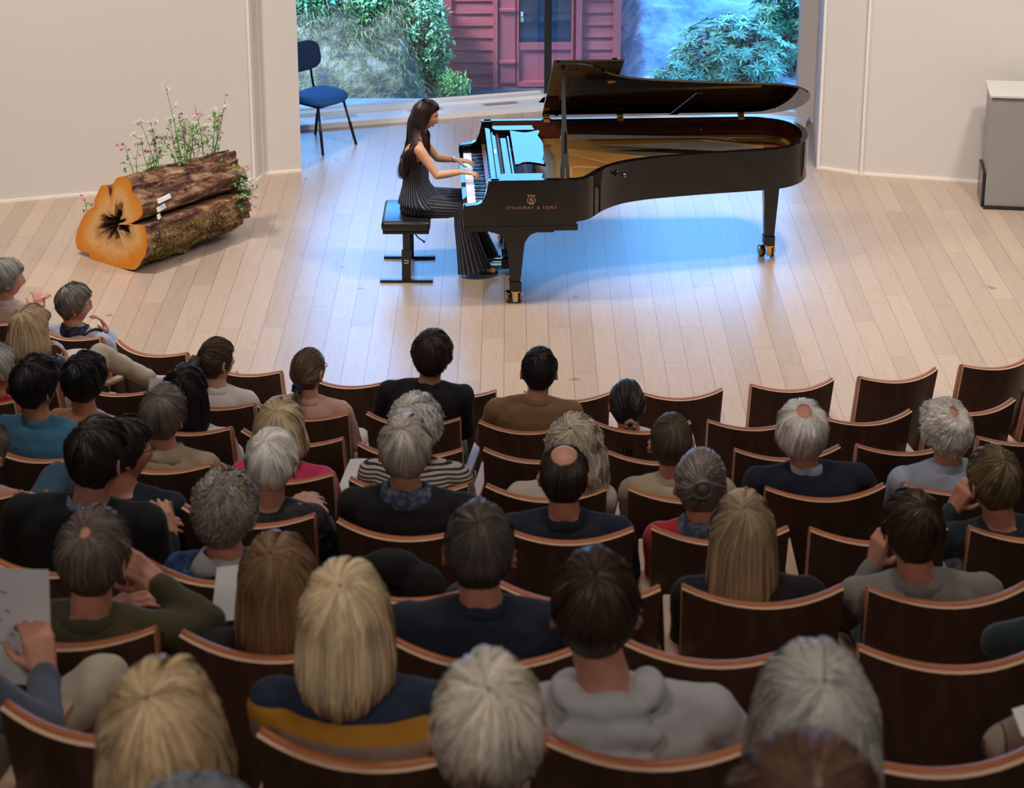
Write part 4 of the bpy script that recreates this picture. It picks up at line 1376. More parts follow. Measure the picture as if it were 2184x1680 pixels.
# ================================================================== AUDITORIUM SEATS
SHELL = mat('seat_shell_veneer', (0.095, 0.048, 0.032), .34, noise_s=30, noise_a=.25, stretch=(1, 1, .1))
PLY = mat('seat_ply_edge', (0.62, 0.42, 0.30), .4)
TAN = mat('tan_leather', (0.40, 0.13, 0.05), .38, bump=.15, bump_s=200, bump_d=.0005)
ARMW = mat('arm_wood', (0.52, 0.36, 0.26), .4, noise_s=6, noise_a=.15, stretch=(8, 1, 8))
SMET = mat('seat_metal', (0.03, 0.03, 0.03), .4, .6)
NS = 13
def back_pt(u, z, off):
    """u -1..1 across, z height, off: distance forward of the rear face"""
    hw = .242 - .012 * (1 - (z - .3) / .65)
    x = u * hw
    y = -.085 * (1 - u * u) + (.95 - z) * .20 + off
    return Vector((x, y, z))
def rail_z(u):
    return .950 - .022 * (1 - u * u)
def make_seat():
    t = thing('auditorium_seat', 'seat', 'seat', (0, 0, 0))
    # shell: a bent ply board, dark veneer behind, pale edge all round
    mb = MB()
    U = [-1 + 2 * k / (NS - 1) for k in range(NS)]
    Z = [.30, .45, .6, .75, .88]
    def face(off):
        rows_ = []
        for z in Z + [None]:
            rows_.append([back_pt(u, rail_z(u) if z is None else z, off) for u in U])
        return rows_
    F0, F1 = face(0), face(.016)
    nz_ = len(F0)
    vs = [p for r in F0 for p in r] + [p for r in F1 for p in r]
    B = nz_ * NS
    for j in range(nz_ - 1):
        for i in range(NS - 1):
            a = j * NS + i
            mb.f.append((a, a + 1, a + NS + 1, a + NS)); mb.mi.append(0)
            mb.f.append((B + a + NS, B + a + NS + 1, B + a + 1, B + a)); mb.mi.append(0)
    for i in range(NS - 1):
        a = (nz_ - 1) * NS + i
        mb.f.append((a, a + 1, B + a + 1, B + a)); mb.mi.append(1)
        mb.f.append((B + i, B + i + 1, i + 1, i)); mb.mi.append(1)
    for j in range(nz_ - 1):
        a = j * NS; b = j * NS + NS - 1
        mb.f.append((a, a + NS, B + a + NS, B + a)); mb.mi.append(1)
        mb.f.append((B + b, B + b + NS, b + NS, b)); mb.mi.append(1)
    mb.v = [tuple(v) for v in vs]
    mb.c = [1] * len(mb.f)
    o = mb.build('back_shell', [SHELL, PLY], t)
    mod(o, 'EDGE_SPLIT', split_angle=R(40))
    # leather pad in front, rolled over the top
    mb = MB()
    prof = [(.016, .32), (.050, .34), (.062, .45), (.062, .70), (.058, .88), (.056, .925)]
    rings = []
    for u in [-1.0, -.985] + U[1:-1] + [.985, 1.0]:
        k = 1.0 if abs(u) < .99 else .93
        zt = rail_z(u)
        pts = [back_pt(u * .995, .33, .016), back_pt(u * .995, .34, .045), back_pt(u * .995, .5, .060), back_pt(u * .995, .75, .058), back_pt(u * .995, zt - .035, .056), back_pt(u * .995, zt - .012, .053), back_pt(u * .995, zt + .000, .046), back_pt(u * .995, zt + .006, .034), back_pt(u * .995, zt + .004, .022), back_pt(u * .995, zt - .001, .0165)]
        if k < 1:
            c0 = pts[0].lerp(pts[3], .5)
            pts = [p + Vector((0, 0, -.006 if p.z > .6 else .004)) for p in pts]
        rings.append(pts)
    mb.loft(rings)
    mb.build('back_pad', TAN, t)
    mb = MB()
    rings = []
    for (y, w, z0, z1) in ((.075, .225, .40, .445), (.10, .238, .385, .462), (.25, .248, .38, .462), (.42, .252, .385, .462), (.475, .248, .395, .452), (.49, .235, .41, .435)):
        rings.append([(-w, y, z0 + .012), (-w + .02, y, z0), (w - .02, y, z0), (w, y, z0 + .012), (w, y, z1 - .014), (w - .02, y, z1), (0, y, z1 - .006), (-w + .02, y, z1), (-w, y, z1 - .014)])
    mb.loft(rings)
    mb.build('seat_cushion', TAN, t)
    mb = MB(); mb.box((-.235, .09, .362), (.235, .46, .386), bev=.004); mb.build('seat_board', PLY, t, smooth=False)
    mb = MB(); mb.box((-.03, .18, .0), (.03, .24, .37), bev=.004); mb.box((-.11, .12, .0), (.11, .32, .012), bev=.003); mb.build('pedestal', SMET, t, smooth=False)
    # shared armrest at the right hand side
    mb = MB(); mb.box((.262, -.01, .655), (.306, .47, .68), bev=.006); a = mb.build('armrest', ARMW, t, smooth=False)
    mb = MB(); mb.box((.272, .04, .0), (.296, .12, .656), bev=.003); mb.build('arm_post', SMET, a, smooth=False)
    return t
SEATS = {1: [(-3.212, 12.22, -32.6), (-2.665, 11.977, -28.6), (-2.126, 11.722, -24.4), (-1.555, 11.43, -19.5), (-0.948, 11.257, -14.1), (-0.331, 11.115, -8.2), (0.304, 11.056, -2.0), (0.942, 11.086, 4.3), (1.588, 11.204, 10.6), (2.212, 11.338, 16.4), (2.823, 11.531, 21.8)],
 2: [(-2.648, 10.612, -24.2), (-2.10, 10.38, -20.7), (-1.56, 10.202, -16.5), (-1.069, 10.067, -12.6), (-0.503, 9.989, -8.1), (0.072, 9.904, -3.5), (0.66, 9.907, 1.3), (1.23, 9.949, 5.9), (1.801, 10.012, 10.5), (2.364, 10.137, 14.8), (2.903, 10.317, 18.9)],
 3: [(-2.595, 9.493, -21.7), (-2.06, 9.28, -18.0), (-1.538, 9.159, -14.9), (-1.014, 9.03, -11.3), (-0.465, 8.899, -7.5), (0.11, 8.857, -3.4), (0.673, 8.842, 0.6), (1.25, 8.882, 4.7), (1.808, 8.944, 8.7), (2.376, 9.045, 12.6)],
 4: [(-1.983, 8.159, -15.9), (-1.472, 8.051, -13.1), (-0.964, 7.957, -10.1), (-0.419, 7.845, -6.9), (0.136, 7.794, -3.6), (0.705, 7.783, -0.2), (1.255, 7.798, 3.1), (1.815, 7.851, 6.5)],
 5: [(-2.022, 7.112, -13.5), (-1.47, 7.013, -11.0), (-0.943, 6.911, -8.6), (-0.379, 6.813, -6.0), (0.184, 6.785, -3.4), (0.729, 6.78, -0.9), (1.286, 6.776, 1.7), (1.847, 6.796, 4.4)],
 6: [(-1.423, 5.928, -10.6), (-0.892, 5.869, -8.1), (-0.328, 5.766, -5.4), (0.203, 5.742, -2.8), (0.751, 5.737, -0.2), (1.308, 5.74, 2.6)],
 7: [(-1.162, 4.918, -5.9), (-0.613, 4.857, -4.3), (-0.059, 4.822, -2.6), (0.523, 4.832, -0.8), (1.122, 4.807, 1.0)],
 8: [(-0.848, 3.951, -8.3), (-0.29, 3.859, -5.1), (0.287, 3.864, -1.7), (0.872, 3.838, 1.7)],
 9: [(-0.6, 2.882, -4.1), (-0.04, 2.86, -0.3), (0.53, 2.876, 3.6)],
 10: [(-0.35, 1.887, -2.4), (0.3, 1.885, 2.1)]}
# seats just outside the frame whose sitters reach into it
EXTRA = {6: [(-1.99, 6.05, -12.0)], 7: [(1.69, 4.83, 3.0)], 8: [(-1.42, 4.05, -10.0), (1.45, 3.87, 4.0)]}
ORD = ['leftmost', 'second', 'third', 'fourth', 'fifth', 'sixth', 'seventh', 'eighth', 'ninth', 'tenth', 'eleventh']
ROWN = {1: 'front row at the stage edge', 2: 'second row from the stage', 3: 'third row from the stage', 4: 'fourth row from the stage', 5: 'fifth row from the stage', 6: 'sixth row from the stage', 7: 'seventh row from the stage', 8: 'eighth row from the stage', 9: 'ninth row, nearest but one', 10: 'last row, nearest the viewer'}
seat0 = make_seat()
seat_first = [True]
def copy_tree(o, parent=None):
    c = o.copy()
    col.objects.link(c)
    if parent is not None:
        c.parent = parent
    for ch in o.children:
        copy_tree(ch, c)
    return c
def place_seat(r, x, y, a, label):
    if seat_first[0]:
        s = seat0; seat_first[0] = False
    else:
        s = copy_tree(seat0)
    s.location = (x, y, RISE * (r - 1))
    s.rotation_euler = (0, 0, R(a))
    s['label'] = label
    s['category'] = 'seat'
    s['group'] = 'dark wood backed auditorium seats with tan leather'
for r_, L_ in SEATS.items():
    for k_, (x, y, a) in enumerate(L_):
        place_seat(r_, x, y, a, 'dark backed tan seat, %s from the left in the %s' % (ORD[k_], ROWN[r_]) if k_ else 'dark backed tan seat, leftmost in the %s' % ROWN[r_])
for r_, L_ in EXTRA.items():
    for k_, (x, y, a) in enumerate(L_):
        place_seat(r_, x, y, a, 'dark backed tan seat at the %s frame edge, %s' % ('left' if x < 0 else 'right', ROWN[r_]))
# ================================================================== PEOPLE
def skinmat(name, c):
    m = mat(name, c, .5, noise_s=14, noise_a=.10, bump=.15, bump_s=160, bump_d=.0006)
    m.node_tree.nodes['Principled BSDF'].inputs['Subsurface Weight'].default_value = 0.12
    m.node_tree.nodes['Principled BSDF'].inputs['Subsurface Radius'].default_value = (.012, .005, .003)
    m.node_tree.nodes['Principled BSDF'].inputs['Subsurface Scale'].default_value = 1.0
    return m
SK = {'fair': skinmat('skin_fair', (.58, .33, .24)), 'rosy': skinmat('skin_rosy', (.60, .29, .21)), 'tan': skinmat('skin_tan', (.48, .24, .14)), 'gold': skinmat('skin_gold', (.62, .34, .20))}
EYEW = mat('eye_white', (.8, .8, .78), .2)
EYEI = mat('eye_iris', (.05, .03, .02), .15)
GLASSF = mat('spectacle_frame', (.02, .02, .025), .3)
ctex = bpy.data.textures.new('cloth_folds', 'CLOUDS')
ctex.noise_scale = .11
ctex.noise_depth = 2

def head_verts(M, seg=36):
    """closed head surface with brow, nose, lips and chin; M places it"""
    rings = seg * 3 // 4
    vs = []
    def f(d):
        x, y, z = .0755 * d.x, .097 * d.y, .117 * d.z
        if z < -.02:
            t = (-.02 - z) / .097
            x *= 1 - .30 * t
            y *= (1 - .06 * t) if y > 0 else (1 - .42 * t)
        if y > 0:
            fr = min(1, y / .05)
            y -= .006 * fr
            if -.055 < z < .025:
                k = (.025 - z) / .062 if z > -.037 else max(0, (z + .055) / .018)
                y += .030 * k * math.exp(-(x / .0125) ** 2) * fr
            y -= .011 * math.exp(-((abs(x) - .031) / .015) ** 2 - ((z - .012) / .012) ** 2) * fr
            y += .005 * math.exp(-((z - .034) / .010) ** 2 - (x / .05) ** 2) * fr
            y += .008 * math.exp(-(x / .022) ** 2 - ((z + .062) / .011) ** 2) * fr
            y -= .005 * math.exp(-(x / .022) ** 2 - ((z + .063) / .0025) ** 2) * fr
            y += .012 * math.exp(-(x / .022) ** 2 - ((z + .100) / .016) ** 2) * fr
        return Vector((x, y, z))
    for i in range(1, rings):
        a = PI * i / rings
        for k in range(seg):
            t = 2 * PI * k / seg
            vs.append(M @ f(Vector((math.sin(a) * math.cos(t), math.sin(a) * math.sin(t), -math.cos(a)))))
    fs = []
    for i in range(rings - 2):
        for k in range(seg):
            k2 = (k + 1) % seg
            fs.append((i * seg + k, i * seg + k2, (i + 1) * seg + k2, (i + 1) * seg + k))
    vs += [M @ f(Vector((0, 0, -1))), M @ f(Vector((0, 0, 1)))]
    b = len(vs) - 2
    for k in range(seg):
        k2 = (k + 1) % seg
        fs.append((b, k2, k)); fs.append((b + 1, (rings - 2) * seg + k, (rings - 2) * seg + k2))
    return vs, fs
def ears(mb, M):
    for s in (-1, 1):
        E_ = M @ Matrix.Translation((s * .077, -.004, -.008)) @ Matrix.Rotation(R(s * 22), 4, 'Z') @ Matrix.Rotation(R(-10), 4, 'X')
        pts = []
        for k in range(10):
            a = 2 * PI * k / 10
            q = Vector((s * .004 + s * .006 * (math.cos(a) < 0), -.019 * math.cos(a) * -1 - .004, .031 * math.sin(a)))
            pts.append(E_ @ q)
        for k in range(10):
            mb.capsule(pts[k], .0058, pts[(k + 1) % 10], .0058, 6)
        mb.sphere(E_ @ Vector((0, 0, 0)), .018, 8, sc3=(.4, .8, 1.3), M=E_.to_3x3())
def hand(mb, w_, d, nrm, side, curl=.5, spread=.05, sz=1.0, fing=None):
    """palm and five fingers. w_ wrist, d pointing direction, nrm out of the back of the hand, side +1 thumb toward nrm x d"""
    d = Vector(d).normalized(); nrm = Vector(nrm); nrm = (nrm - d * nrm.dot(d)).normalized()
    s = nrm.cross(d).normalized() * side
    w_ = Vector(w_)
    for k in range(4):
        o = (k - 1.5) * .0195 * sz
        mb.capsule(w_ + s * (o * .6), .014 * sz, w_ + d * .080 * sz + s * o, .0115 * sz, 10)
    mb.capsule(w_, .021 * sz, w_ + d * .045 * sz, .017 * sz, 10)
    lens = [.078, .086, .080, .062]
    for k in range(4):
        L_ = lens[k] * sz
        o = (1.5 - k) * .0195 * sz
        p = w_ + d * .082 * sz + s * o
        cu = (fing[k] if fing else curl)
        dd = (d + s * (1.5 - k) * spread).normalized()
        a = cu * .45
        r0 = .0088 * sz
        for j, fr in enumerate((.46, .30, .24)):
            dd2 = (dd * math.cos(a) - nrm * math.sin(a))
            q = p + dd2 * L_ * fr
            mb.capsule(p, r0, q, r0 * .9, 8)
            p = q; r0 *= .9; a += cu * .65
    # thumb leaves the side of the palm near its base
    p = w_ + d * .022 * sz + s * .022 * sz - nrm * .004
    q = p + (d * .55 + s * .75 - nrm * .25).normalized() * .040 * sz
    mb.capsule(p, .0135 * sz, q, .0105 * sz, 8)
    r_ = q + (d * .85 + s * .35 - nrm * (.25 + curl * .3)).normalized() * .032 * sz
    mb.capsule(q, .0105 * sz, r_, .0088 * sz, 8)
    mb.capsule(r_, .0088 * sz, r_ + (d * .95 - nrm * .3).normalized() * .020 * sz, .0075 * sz, 8)

def ell(c, rx, ry, n=20, ax=Vector((1, 0, 0)), ay=Vector((0, 1, 0))):
    return [Vector(c) + ax * rx * math.cos(2 * PI * k / n) + ay * ry * math.sin(2 * PI * k / n) for k in range(n)]
def torso(mb, J, k=0.0, lo=0.0, hi=1.0, wf=1.0):
    P_, S_, N_ = J['hip'], J['sh'], J['neck']
    ax = (J['shR'] - J['shL']).normalized(); ay = Vector((0, 0, 1)).cross(ax).normalized()
    w = J['w']
    prof = [(0.0, .88 * w + .010, .115), (.12, .90 * w + .012, .125), (.35, .78 * w + .006, .110), (.62, .90 * w, .118), (.82, .98 * w, .110), (.93, .80 * w, .088), (.985, .50 * w, .072), (1.0, .34 * w, .062)]
    rings = []
    for t, rx, ry in prof:
        if t < lo - 1e-6 or t > hi + 1e-6: continue
        if t < .85:
            c = P_.lerp(S_, t / .85)
            c = c + ay * (-.02 * math.sin(PI * t / .85))
        else:
            c = S_.lerp(N_, (t - .85) / .15)
        rings.append(ell(c, rx * wf + k, ry * (wf * .5 + .5) + k, 20, ax, ay))
    mb.loft(rings)
def arms(mb, J, k=0.0, upto=1.0):
    for s in 'LR':
        sh, el, wr = J['sh' + s], J['el' + s], J['wr' + s]
        mb.capsule(J['neck'] - Vector((0, 0, .012)), .040 + k, sh + Vector((0, 0, .004)), .044 + k)
        mb.capsule(sh, .055 + k, sh.lerp(el, .5), .046 + k)
        if upto > .3:
            mb.capsule(sh.lerp(el, .45), .046 + k, el, .037 + k)
        if upto > .6:
            e2 = el.lerp(wr, min(1, upto))
            mb.capsule(el, .038 + k, e2, (.038 + (.024 - .038) * min(1, upto)) + k)
def legs(mb, J, k=0.0, ank=True):
    for s in 'LR':
        h = J['hip' + s]; kn = J['kn' + s]; an = J['an' + s]
        mb.capsule(h, .082 + k, kn, .055 + k, 14)
        mb.capsule(kn, .055 + k, an if ank else kn.lerp(an, .9), .038 + k * 1.5, 14)
def hair_zlim(az):
    pts = [(0, .052), (48, .050), (70, .0), (82, -.040), (97, -.040), (108, -.035), (135, -.078), (160, -.098), (180, -.106)]
    for (a, b), (c, d_) in zip(pts[:-1], pts[1:]):
        if az <= c:
            return b + (d_ - b) * (az - a) / (c - a)
    return -.098
def hair_path(al, hp, off=0.0, N=10, end=0.0, ph0=None):
    c = hp['pole']
    u = hp['u']; v = hp['v']
    phi = R(ph0 if ph0 is not None else hp['phi0'])
    pts = []
    zend = hp['zend']
    while phi < R(175):
        al2 = al + hp.get('swirl', .25) * math.exp(-phi * 1.6) * 2 + .10 * noise.noise(Vector((math.cos(al) * 3, math.sin(al) * 3, phi * 1.6 + hp['sd'])))
        t_ = u * math.cos(al2) + v * math.sin(al2)
        d = c * math.cos(phi) + t_ * math.sin(phi)
        th = hp['th'] * (.55 + .45 * min(1, phi / .5)) + off
        if zend is None:
            zz = .118 * d.z
            th = th if hp['phi0'] < 5 else th * min(1.0, .12 + (phi - R(hp['phi0'])) / .55)
            th *= 1 - hp.get('fade', .72) * max(0.0, min(1.0, (.035 - zz) / .115)) ** .8
        lk = hp.get('lock', .5)
        nv = noise.noise_vector(Vector((d.x * 3.2 + hp['sd'], d.y * 3.2, d.z * 3.2)))
        p = Vector((.0765 * d.x, .098 * d.y, .118 * d.z)) + d * th * (1 + lk * nv.x * min(1, phi * 1.5))
        if hp.get('part'):
            # a combed parting: a shallow valley along the crown line
            p -= d * .008 * math.exp(-((d.x - hp['part']) / .07) ** 2) * (1 if d.y > -.55 and d.z > .3 else 0)
        if p.z < -.02 and p.y < 0:
            p.y *= 1 - .30 * (-.02 - p.z) / .1
        az = abs(math.degrees(math.atan2(d.x, d.y)))
        if zend is not None and az > hp['fall'] and p.z < .005:
            # hair leaves the skull and hangs
            dx = Vector((d.x, d.y, 0)).normalized()
            z = p.z; q = p.copy(); ze = zend + end + hp.get('rise', 0) * max(0, 1 - (az - hp['fall']) / 60)
            L_ = max(.02, z - ze); kk = 0
            while z > ze and kk < 60:
                kk += 1
                z -= .015
                f = (p.z - z) / L_
                fl = hp['flare'] * math.sin(min(1, f * 1.0) * PI * .62) - hp['tuck'] * max(0, f - .7) ** 2 * 8
                q = p + dx * fl
                q.z = z
                if hp.get('back'):
                    q.y -= hp['back'] * f
                pts.append(q)
            break
        if p.z - th * .3 < hair_zlim(az) + hp.get('hl', 0) and phi > R(18):
            pts.append(p - d * th * .55)
            break
        pts.append(p)
        phi += R(7)
    if len(pts) < 3:
        pts = pts + [pts[-1] + Vector((0, 0, -.002 * (k + 1))) for k in range(3)] if pts else [Vector((0, 0, .1))] * 3
    # resample
    L_ = [0]
    for a, b in zip(pts[:-1], pts[1:]):
        L_.append(L_[-1] + (b - a).length)
    out = []
    for k in range(N):
        s = L_[-1] * k / (N - 1)
        i = 0
        while i < len(L_) - 2 and L_[i + 1] < s: i += 1
        f = (s - L_[i]) / max(1e-6, L_[i + 1] - L_[i])
        out.append(pts[i].lerp(pts[i + 1], min(1, f)))
    return out
STY = dict(
    short=dict(th=.014, wv=.004, n=1500, w=.0042),
    crop=dict(th=.007, wv=.002, n=1500, w=.0035),
    full=dict(th=.017, wv=.010, n=1400, w=.005, spike=.004),
    fluffy=dict(th=.020, wv=.014, n=1300, w=.0045, spike=.014, curl=.5),
    curly=dict(th=.016, wv=.02, n=1300, w=.0055, curl=1.0, hl=-.01),
    wavy=dict(th=.026, wv=.016, n=1200, w=.005, curl=.7, zend=-.14, fall=85, flare=.02, tuck=.01),
    bob=dict(th=.020, wv=.004, n=1500, w=.0045, zend=-.13, fall=58, flare=.016, tuck=.035),
    longbob=dict(th=.018, wv=.005, n=1500, w=.0045, zend=-.20, fall=58, flare=.012, tuck=.02),
    long=dict(th=.016, wv=.007, n=1500, w=.0045, zend=-.33, fall=60, flare=.010, tuck=.0, rise=.05),
    vlong=dict(th=.012, wv=.006, n=2200, w=.0036, zend=-.44, fall=84, flare=.010, tuck=.0, back=.05),
    bald=dict(th=.010, wv=.004, n=1100, w=.0036, phi0=34),
    thin=dict(th=.013, wv=.006, n=1100, w=.0040, phi0=15),
    tied=dict(th=.008, wv=.002, n=1300, w=.0040),
    pixie=dict(th=.018, wv=.006, n=1500, w=.0045, hl=-.005))
def add_hair(t, M, style, colr, rnd, name='hair', var=.30, nmul=1.0, pole=None, tail=None, scrunch=None, bun=False, over=None):
    hp = dict(zend=None, fall=60, flare=0.0, tuck=0.0, phi0=1.2, hl=0.0, sd=rnd.uniform(0, 90))
    hp.update(STY[style])
    if over: hp.update(over)
    c = Vector(pole or ((rnd.uniform(-.12, .12), -.48, .85) if style not in ('tied',) else (0, -.97, -.05))).normalized()
    u = Vector((1, 0, 0)); u = (u - c * u.dot(c)).normalized(); v = c.cross(u)
    hp.update(pole=c, u=u, v=v)
    m = leafmat_hair(colr)
    mb = MB()
    # under-layer shell with combed grooves
    NA, NR_ = 44, 12
    cols_ = []
    seedv = rnd.uniform(0, 50)
    for k in range(NA):
        al = 2 * PI * k / NA
        g = noise.noise(Vector((k * .9, seedv, 0))) * hp['wv'] * .5
        cols_.append(hair_path(al, hp, g - .003, NR_, end=0))
    rings = [[cols_[k][i] for k in range(NA)] for i in range(NR_)]
    rings_in = [[cols_[k][i] * .93 for k in range(NA)] for i in range(NR_)][::-1]
    Mx = M
    vsf = [[Mx @ p for p in r] for r in rings + rings_in]
    vsf.append(vsf[0])
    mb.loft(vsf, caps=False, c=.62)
    # strands
    n = int(hp['n'] * nmul)
    curl = hp.get('curl', 0)
    spike = hp.get('spike', 0)
    N = 8 if hp['zend'] is None else 11
    for k in range(n):
        al = rnd.uniform(0, 2 * PI)
        off = rnd.uniform(.000, .006) + (hp['wv'] * .35 * rnd.random())
        ph = hp['phi0'] + (rnd.uniform(-3, 9) if hp['phi0'] > 5 else rnd.random() ** 1.0 * (62 if hp['zend'] is None else 40) - 2)
        ph = max(2, ph)
        P_ = hair_path(al, hp, off, N, end=rnd.uniform(-.012, .025), ph0=ph)
        if hp['zend'] is None and hp['phi0'] < 60:
            fr_ = rnd.uniform(.80, 1.0)
            P_ = [P_[0].lerp(P_[0], 0)] + [P_[min(N - 1, int(i_ * fr_))].lerp(P_[min(N - 1, int(i_ * fr_) + 1)], (i_ * fr_) % 1.0) for i_ in range(1, N)]
        if rnd.random() < .06: off += rnd.uniform(.002, .009)
        wob = rnd.uniform(-1, 1) * hp['wv']; phs = rnd.uniform(0, 6.28)
        w_ = hp['w'] * rnd.uniform(.6, 1.3)
        cc = 1 + rnd.uniform(-var, var) + (noise.noise(Vector((math.cos(al) * 2.5, math.sin(al) * 2.5, seedv))) * var * 1.2)
        vs = []
        for i, p in enumerate(P_):
            f = i / (N - 1)
            a_ = P_[min(i + 1, N - 1)] - P_[max(i - 1, 0)]
            out_ = Vector((p.x, p.y, p.z * .5)).normalized() if hp['zend'] is None or p.z > -.02 else Vector((p.x, p.y, 0)).normalized()
            s = a_.cross(out_)
            if s.length < 1e-7: s = Vector((1, 0, 0))
            s.normalize()
            q = p + s * (wob * math.sin(f * 4.5 + phs) * (f + .2)) + out_ * (spike * f * f * rnd.uniform(.2, 1.2))
            if curl:
                q += s * (math.sin(f * 17 + phs) * .009 * curl) + out_ * (math.cos(f * 17 + phs) * .009 * curl + .003)
            ww = w_ * (1 - .75 * f ** 3) * (.5 + .5 * min(1, f * 6))
            tw = out_ * ww * .35 * math.sin(f * 3 + phs)
            vs += [M @ (q - s * ww * .5 - tw), M @ (q + s * ww * .5 + tw)]
        mb.add(vs, [(2 * i, 2 * i + 1, 2 * i + 3, 2 * i + 2) for i in range(N - 1)], 0, max(.15, cc))
    if tail:
        tie, te, r0 = Vector(tail[0]), Vector(tail[1]), tail[2]
        for k in range(int(420 * nmul * max(1, r0 / .03))):
            a0 = rnd.uniform(0, 6.28); rr = r0 * math.sqrt(rnd.random())
            e = te + Vector((rnd.gauss(0, r0 * .5), rnd.gauss(0, r0 * .3), rnd.uniform(-.03, .03)))
            vs = []; w_ = .0045
            for i in range(10):
                f = i / 9
                p = tie.lerp(e, f) + Vector((0, -.030 * math.sin(f * PI) - .01 * min(1, f * 5), 0)) + Vector((math.cos(a0), math.sin(a0), 0)) * rr * min(1, f * 3 + .35)
                s = Vector((math.sin(a0 * 3) * .5 + 1, math.cos(a0 * 3) * .5, 0)).normalized()
                ww = w_ * (1 - .6 * f ** 3)
                vs += [M @ (p - s * ww * .5), M @ (p + s * ww * .5)]
            mb.add(vs, [(2 * i, 2 * i + 1, 2 * i + 3, 2 * i + 2) for i in range(9)], 0, 1 + rnd.uniform(-var, var))
        core = [tie.lerp(te, f) + Vector((0, -.030 * math.sin(f * PI), 0)) for f in (0, .15, .4, .7, .93)]
        mb.tube([M @ p for p in core], [r0 * .6, r0 * .95, r0 * .95, r0 * .7, r0 * .2], 10, c=.6)
    if bun:
        for j in range(260):
            a0 = rnd.uniform(0, 6.28); vs = []
            for i in range(7):
                f = i / 6; a = a0 + f * 1.6
                p = Vector((math.cos(a) * .034 * math.cos((f - .5) * 2), -.115 - .024 * math.sin(f * PI), .045 + math.sin(a) * .034 * math.cos((f - .5) * 2)))
                vs += [M @ (p + Vector((.002, 0, 0))), M @ (p - Vector((.002, 0, .002)))]
            mb.add(vs, [(2 * i, 2 * i + 1, 2 * i + 3, 2 * i + 2) for i in range(6)], 0, 1 + rnd.uniform(-var, var))
        mb.sphere(M @ Vector((0, -.11, .045)), .034, 12, c=.7)
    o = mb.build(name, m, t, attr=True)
    if scrunch:
        mb = MB()
        tie = Vector(tail[0])
        P_ = [M @ (tie + Vector((math.cos(a) * .020, -.012 + .004 * math.sin(a * 5), math.sin(a) * .020))) for a in [2 * PI * k / 16 for k in range(17)]]
        mb.tube(P_, [.011 + .003 * math.sin(k * 2.2) for k in range(17)], 8)
        mb.build('hair_tie', mat('hair_tie_%.2f_%.2f' % (scrunch[0], scrunch[2]), scrunch, .8), t)
    return o
def leafmat_hair(c):
    nm = 'hair_%02d_%02d_%02d' % tuple(int(v * 99) for v in c)
    if nm in MATS: return MATS[nm]
    m = mat(nm, c, .42, attr='hcol', spec=.45)
    return m
def cloth(name, c, **kw):
    return mat(name, c, kw.pop('rough', .85), bump=.35, bump_s=kw.pop('bs', 90), bump_d=.003, sheen=kw.pop('sheen', .15), **kw)
def band_mat(name, bands, axis='Z', scale=1.0, off=0.0, repeat=False):
    """cloth with knitted bands: list of (start, colour) along the axis"""
    if name in MATS: return MATS[name]
    m = bpy.data.materials.new(name); m.use_nodes = True
    n = m.node_tree; b = n.nodes['Principled BSDF']; b.inputs['Roughness'].default_value = .85
    t = n.nodes.new('ShaderNodeTexCoord'); s = n.nodes.new('ShaderNodeSeparateXYZ'); n.links.new(t.outputs['Object'], s.inputs[0])
    ma = n.nodes.new('ShaderNodeMath'); ma.operation = 'MULTIPLY_ADD'; ma.inputs[1].default_value = scale; ma.inputs[2].default_value = off
    n.links.new(s.outputs[axis], ma.inputs[0]); last = ma.outputs[0]
    if repeat:
        fr = n.nodes.new('ShaderNodeMath'); fr.operation = 'FRACT'; n.links.new(last, fr.inputs[0]); last = fr.outputs[0]
    r = n.nodes.new('ShaderNodeValToRGB'); r.color_ramp.interpolation = 'CONSTANT'
    r.color_ramp.elements[0].position = bands[0][0]; r.color_ramp.elements[0].color = (*bands[0][1], 1)
    r.color_ramp.elements[1].position = bands[1][0]; r.color_ramp.elements[1].color = (*bands[1][1], 1)
    for p, c in bands[2:]:
        e = r.color_ramp.elements.new(p); e.color = (*c, 1)
    n.links.new(last, r.inputs[0]); n.links.new(r.outputs[0], b.inputs['Base Color'])
    MATS[name] = m
    return m
def print_mat(name, c1, c2, c3, scale):
    if name in MATS: return MATS[name]
    m = rock_material(name, c1, c2, c3, scale)
    m.node_tree.nodes['Principled BSDF'].inputs['Roughness'].default_value = .8
    for l in [n for n in m.node_tree.nodes if n.type == 'BUMP']: l.inputs['Strength'].default_value = .1
    for l in [n for n in m.node_tree.nodes if n.type == 'VALTORGB']: l.color_ramp.interpolation = 'CONSTANT'
    MATS[name] = m
    return m
def spectacles(t, M, up=0.0, back=0.0):
    mb = MB()
    for s in (-1, 1):
        P_ = [M @ Vector((s * .031 + .021 * math.cos(a), .098 - back, .010 + up + .016 * math.sin(a))) for a in [2 * PI * k / 14 for k in range(15)]]
        mb.tube(P_, .0016, 5)
        mb.tube([M @ Vector((s * .052, .096 - back, .014 + up)), M @ Vector((s * .079, .03 - back, .014 + up)), M @ Vector((s * .081, -.03 - back, .006 + up))], .0016, 5)
    mb.tube([M @ Vector((-.010, .100 - back, .012 + up)), M @ Vector((.010, .100 - back, .012 + up))], .0016, 5)
    mb.build('spectacles', GLASSF, t)
